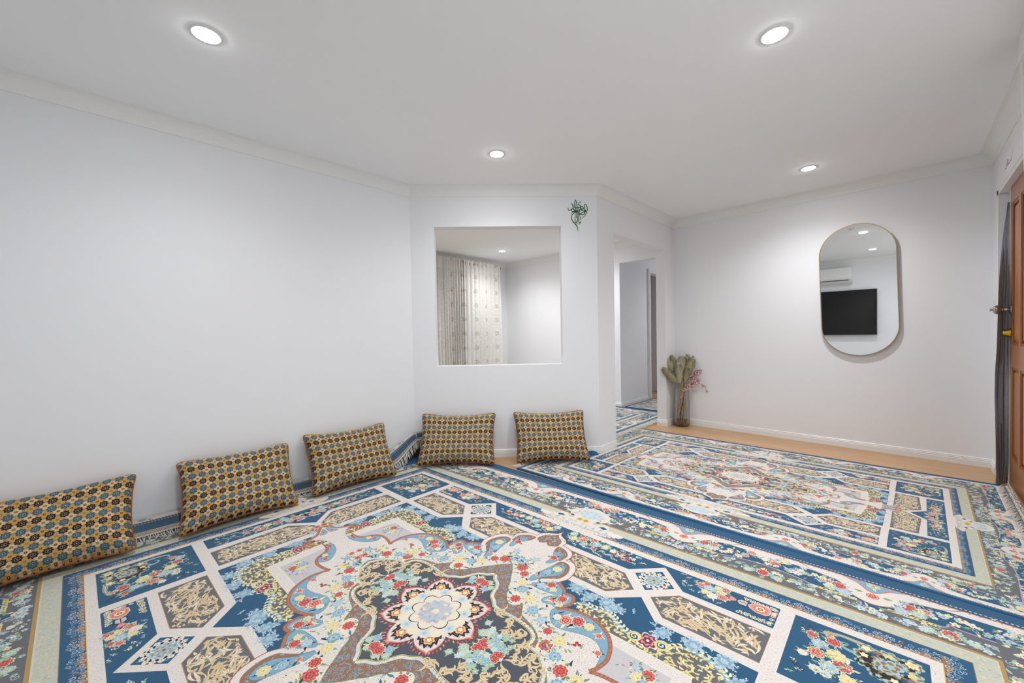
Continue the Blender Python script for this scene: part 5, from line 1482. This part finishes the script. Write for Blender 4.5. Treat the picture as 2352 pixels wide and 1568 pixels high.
# ------------------------------------------------------------------ far room
def build_far():
    mb = MB(); mb.tube([(-5.115, 2.2, 2.262), (-5.115, 4.855, 2.262)], .012, 10)
    rod = mb.build('curtain_rod', 'brass', None, True); tag(rod, 'bronze curtain rod across the next room window', 'curtain rod')
    mb = MB(); mb.lathe([(.012, 0), (.024, .006), (.030, .02), (.022, .034), (.004, .04)], 16, Matrix.Translation((-5.115, 4.85, 2.262)) @ Matrix.Rotation(-PI / 2, 4, 'X')); mb.build('finial', 'tv_body', rod, True)
    def lace(label, y0, y1, folds, amp, seed):
        R = random.Random(seed); ph = R.uniform(0, 6)
        verts, uvs = [], []; nx, ny = 220, 12
        Lc = (y1 - y0) * (1 + amp * 9)
        for j in range(ny + 1):
            for i in range(nx + 1):
                a = i / nx; b = j / ny; z = 2.318 - 2.305 * b
                k = amp * (.75 + .5 * b)
                x = -5.085 + k * math.sin(TAU * folds * a + ph + .5 * math.sin(2.2 * b + a * 5)) + .006 * math.sin(a * 61 + b * 7)
                verts.append((x, y0 + (y1 - y0) * a + .010 * math.sin(TAU * folds * 2 * a + ph) * (1 if amp > .02 else .4), z))
                uvs.append((a * Lc + seed * .37, z - .06))
        mb = MB(); mb.v = verts
        for j in range(ny):
            for i in range(nx):
                q = j * (nx + 1) + i; mb.f.append((q, q + 1, q + nx + 2, q + nx + 1))
        o = mb.build('lace_curtain', 'lace', None, True, uvs); tag(o, label, 'curtain', 'lace curtains of the next room')
        for i in range(folds):
            y = y0 + (y1 - y0) * (i + .5) / folds
            mb = MB(); mb.tube([(-5.115 + .022 * math.cos(TAU * q / 14), y + .006 * math.sin(TAU * q / 14), 2.262 + .022 * math.sin(TAU * q / 14)) for q in range(15)], .004, 6)
            mb.build('eyelet_ring', 'brass', o, True)
    lace('white lace curtain with beige flowers, against the corner of the next room', 4.035, 4.86, 9, .020, 1)
    lace('grey white lace curtain in tight folds, middle of the three', 3.645, 4.07, 9, .034, 2)
    lace('narrow strip of lace curtain at the left edge of the wall opening', 2.75, 3.608, 14, .034, 3)
    # window behind the lace
    mb = MB()
    for a, b, c_, d in ((2.6, 4.45, .75, .80), (2.6, 4.45, 1.97, 2.02), (2.6, 2.65, .80, 1.97), (4.40, 4.45, .80, 1.97), (3.50, 3.55, .80, 1.97)): mb.box(XF - .09, XF - .02, a, b, c_, d)
    w = struct(mb, 'window_2', 'trim')
    mb = MB(); mb.box(XF - .06, XF - .05, 2.65, 3.50, .80, 1.97); p = mb.build('window_pane', 'winglass', w)
    mb = MB(); mb.box(XF - .06, XF - .05, 3.55, 4.40, .80, 1.97); p = mb.build('window_pane', 'winglass', w)

# ------------------------------------------------------------------ vase with dried stems
def build_vase():
    cx, cy = -1.842, 4.632; R = random.Random(4)
    v = empty('glass_vase', (cx, cy, 0), 'clear glass cylinder vase on the bare floor in the corner by the doorway', 'vase')
    mb = MB(); mb.lathe([(.060, .003), (.078, .004), (.086, .014), (.088, .05), (.087, .25), (.083, .40), (.082, .44), (.079, .44), (.080, .40), (.084, .25), (.085, .05), (.083, .018), (.060, .012)], 40)
    g = mb.build('vase_body', 'glass', v, True)
    mb = MB()
    for k in range(420):
        a = R.random() * TAU; rr = .079 * math.sqrt(R.random()); z = .016 + .062 * R.random(); s = R.uniform(.004, .0085)
        c = Vector((cx + rr * math.cos(a), cy + rr * math.sin(a), z))
        mb.lathe([(s * .5, -s * .6), (s, -s * .1), (s * .75, s * .5), (s * .2, s * .7)], 6, Matrix.Translation(c) @ Matrix.Rotation(R.random() * 3, 4, 'X') @ Matrix.Rotation(R.random() * 3, 4, 'Y'))
    o = mb.build('pebbles', 'pebble', None, True); tag(o, 'tan gravel filling the bottom of the glass vase', 'pebbles', None, 'stuff')
    # screen-like axes: right = along the picture, up
    rt = Vector((.71, .704, 0))
    def at(dx, z, dep=0): return Vector((cx, cy, 0)) + rt * dx + Vector((.70, -.71, 0)) * dep + Vector((0, 0, z))
    def plume(label, tipdx, tipz, basez, rad, length, pale, dep, foot):
        tip = at(tipdx, tipz, dep); mouth = at(foot[0] * .55, .43, foot[1] * .6); bot = at(foot[0], .05, foot[1])
        if 'x':
            d0 = (tip - mouth)
        hd = tip - d0.normalized() * length
        st = [bot, (bot + mouth) / 2, mouth, (mouth + hd) / 2, hd]
        r = empty('pampas_stem', bot, label, 'dried flower', 'dried stems in the vase')
        mb = MB(); mb.tube([p - bot for p in st], .0028, 6); mb.build('stalk', 'straw', r, True)
        mb = MB(); ax = (tip - hd).normalized(); sd = ax.cross(Vector((.70, -.71, 0))); sd = sd.normalized() if sd.length > .1 else rt; fw = sd.cross(ax)
        def env(u): return rad * 1.22 * (math.sin(PI * min(1, u * .93 + .05)) ** .65)
        nseg = 10
        prof = []
        base = len(mb.v); n = 14
        for i in range(nseg + 1):
            u = i / nseg; c = hd - bot + ax * length * (u * 1.0); rr = env(u) * .55
            for j in range(n):
                w = TAU * j / n; mb.v.append(tuple(c + (sd * math.cos(w) + fw * math.sin(w)) * rr * (1 + .08 * R.uniform(-1, 1))))
        for i in range(nseg):
            for j in range(n): a = base + i * n + j; b = base + i * n + (j + 1) % n; mb.f.append((a, b, b + n, a + n))
        mb.f.append(tuple(base + nseg * n + j for j in range(n)))
        for k in range(2200):
            u = R.random() ** .8; w = R.random() * TAU; rr = env(u)
            o = (sd * math.cos(w) + fw * math.sin(w)); p0 = hd - bot + ax * length * u + o * rr * R.uniform(.35, .85)
            ln = R.uniform(.025, .05); droop = Vector((0, 0, -.35 * ln * max(0, u - .2)))
            o2 = (o + Vector((R.uniform(-.6, .6), R.uniform(-.6, .6), R.uniform(-.4, .4)))).normalized()
            p1 = p0 + (ax * .8 + o2 * .5) * ln * .55; p2 = p1 + (ax * .7 + o2 * .35) * ln * .5 + droop
            t = o.cross(ax).normalized() * R.uniform(.0008, .0015)
            i = len(mb.v); mb.v += [tuple(p0 - t), tuple(p0 + t), tuple(p1 + t), tuple(p1 - t), tuple(p2)]
            mb.f += [(i, i + 1, i + 2, i + 3), (i + 3, i + 2, i + 4)]
        mb.build('plume', 'plume_pale' if pale else 'plume', r, True)
    plume('fat olive plume leaning out to the left, lowest of the bunch', -.222, .665, .47, .048, .235, 0, .03, (.055, .02))
    plume('pale feathery plume drooping at the upper left of the bunch', -.165, .785, .55, .042, .17, 1, -.05, (.045, -.02))
    plume('slim dark plume behind the pale upright ones', -.085, .800, .56, .036, .20, 0, -.06, (.01, -.03))
    plume('tall pale plume standing upright in the middle', -.010, .795, .60, .042, .18, 1, .02, (-.02, .045))
    plume('pale plume in front, pointing up left of centre', -.058, .715, .47, .042, .215, 1, .07, (-.045, .04))
    plume('wide soft plume behind on the right of centre', .060, .780, .52, .048, .24, 0, -.06, (.01, -.055))
    plume('broad yellow olive plume leaning right', .128, .765, .50, .052, .23, 0, .02, (-.06, .0))
    plume('small plume tucked between the larger ones', .045, .665, .47, .036, .16, 0, .05, (.05, .035))
    # cotton-like pods on thin twigs
    for lb, dx, z in (('curled white cotton pod on a twig, highest on the right', .105, .815), ('small white pod cluster on the far right twig', .175, .785)):
        b0 = at(.01, .05, .0); top = at(dx, z, -.02)
        r = empty('cotton_stem', b0, lb, 'dried flower', 'dried stems in the vase')
        mb = MB(); mb.tube([p - b0 for p in (b0, at(.02, .43, 0), at(dx * .75, z - .12, -.01), top)], .002, 6); mb.build('twig', 'twig', r, True)
        mb = MB(); mw = MB()
        for k in range(6):
            c = top - b0 + rt * R.uniform(-.03, .03) + Vector((0, 0, R.uniform(-.025, .012)))
            (mw if k % 2 else mb).lathe([(.003, -.014), (.013, -.006), (.016, .004), (.009, .014), (.001, .017)], 8, Matrix.Translation(c) @ Matrix.Rotation(R.uniform(-.9, .9), 4, 'Y') @ Matrix.Rotation(R.uniform(-.9, .9), 4, 'X'))
        mb.build('pod', 'pod', r, True); mw.build('cotton', 'pod_white', r, True)
    # pink blossom branches
    def branch(label, ctrl, n, spread):
        b0 = ctrl[0]; r = empty('blossom_branch', b0, label, 'blossom', 'pink blossom branches in the vase')
        pts = [b0 + (Vector(p) - b0) for p in ctrl]
        fine = []
        for k in range(len(pts) - 1):
            for q in range(5): fine.append(pts[k].lerp(pts[k + 1], q / 5))
        fine.append(pts[-1])
        mb = MB(); mb.tube([p - b0 for p in fine], [.0023 - .0013 * i / len(fine) for i in range(len(fine))], 6)
        fl, f2 = MB(), MB()
        for k in range(n):
            u = .52 + .48 * R.random() ** .8; p = fine[min(len(fine) - 1, int(u * (len(fine) - 1)))] - b0
            c = p + Vector((R.uniform(-1, 1), R.uniform(-1, 1), R.uniform(-1, 1))) * spread
            mb.tube([p, (p + c) / 2 + Vector((0, 0, .003)), c], .0009, 4)
            m = fl if R.random() < .6 else f2; nn = Vector((R.uniform(.2, 1), R.uniform(-1, -.2), R.uniform(-.6, .6))).normalized()
            a = nn.cross(Vector((0, 0, 1))).normalized(); b = nn.cross(a); s = R.uniform(.0065, .011)
            for q in range(5):
                w = TAU * q / 5; d = a * math.cos(w) + b * math.sin(w); e = a * math.cos(w + 1.57) + b * math.sin(w + 1.57)
                m.quad(c, c + d * s * .6 + e * s * .42 + nn * .002, c + d * s * 1.15 + nn * .004, c + d * s * .6 - e * s * .42 + nn * .002)
        mb.build('twig', 'twig', r, True); fl.build('blossom', 'pink', r); f2.build('blossom', 'blush', r)
    branch('pink blossom branch rising to the upper right of the vase', [at(-.04, .05, .01), at(.0, .25, .02), at(.03, .44, .03), at(.10, .56, .05), at(.20, .66, .05)], 95, .030)
    branch('pink blossom branch hanging over the vase rim on the right', [at(-.05, .05, .02), at(-.01, .25, .03), at(.035, .44, .06), at(.10, .50, .09), at(.17, .53, .09)], 95, .032)
    branch('thin blossom twig arching down to the right with few flowers', [at(-.02, .05, .0), at(.02, .3, .0), at(.05, .46, .05), at(.16, .515, .07), at(.235, .46, .08), at(.262, .39, .08), at(.262, .36, .08)], 16, .018)
    branch('short blossom sprig inside the vase neck', [at(-.03, .05, .03), at(-.015, .24, .04), at(.01, .38, .05), at(.02, .45, .055)], 26, .022)
    # bare straw stalks inside the glass
    for k in range(5):
        a = TAU * k / 5 + .4; b0 = Vector((cx + .066 * math.cos(a), cy + .066 * math.sin(a), .045)); t0 = Vector((cx - .035 * math.cos(a + .7), cy - .035 * math.sin(a + .7), .52))
        mb = MB(); mb.tube([Vector((0, 0, 0)), (t0 - b0) * .5 + Vector((.01 * math.cos(a), .01 * math.sin(a), 0)), t0 - b0], .0026, 6)
        o = mb.build('straw_stalk', 'straw', None, True); o.location = b0; tag(o, 'bare straw coloured stalk standing in the glass vase', 'stalk', 'straw stalks in the vase')

# ------------------------------------------------------------------ light and view
LAMP = 210.0
SPOT = 56.0
def build_world():
    w = bpy.data.worlds.new('daylight'); bpy.context.scene.world = w; w.use_nodes = True
    bg = w.node_tree.nodes['Background']; bg.inputs[0].default_value = (.93, .97, 1.0, 1); bg.inputs[1].default_value = 1.9
def main():
    sc = bpy.context.scene
    sc.view_settings.view_transform = 'Standard'; sc.view_settings.look = 'None'; sc.view_settings.gamma = 1.0; sc.view_settings.exposure = -0.25
    sc.view_settings.use_curve_mapping = False
    make_materials(); build_room(); build_camera(); build_rugs(); build_cushions(); build_lights(); build_mirror(); build_decal(); build_ac_tv(); build_entry(); build_far(); build_vase(); build_world()
main()
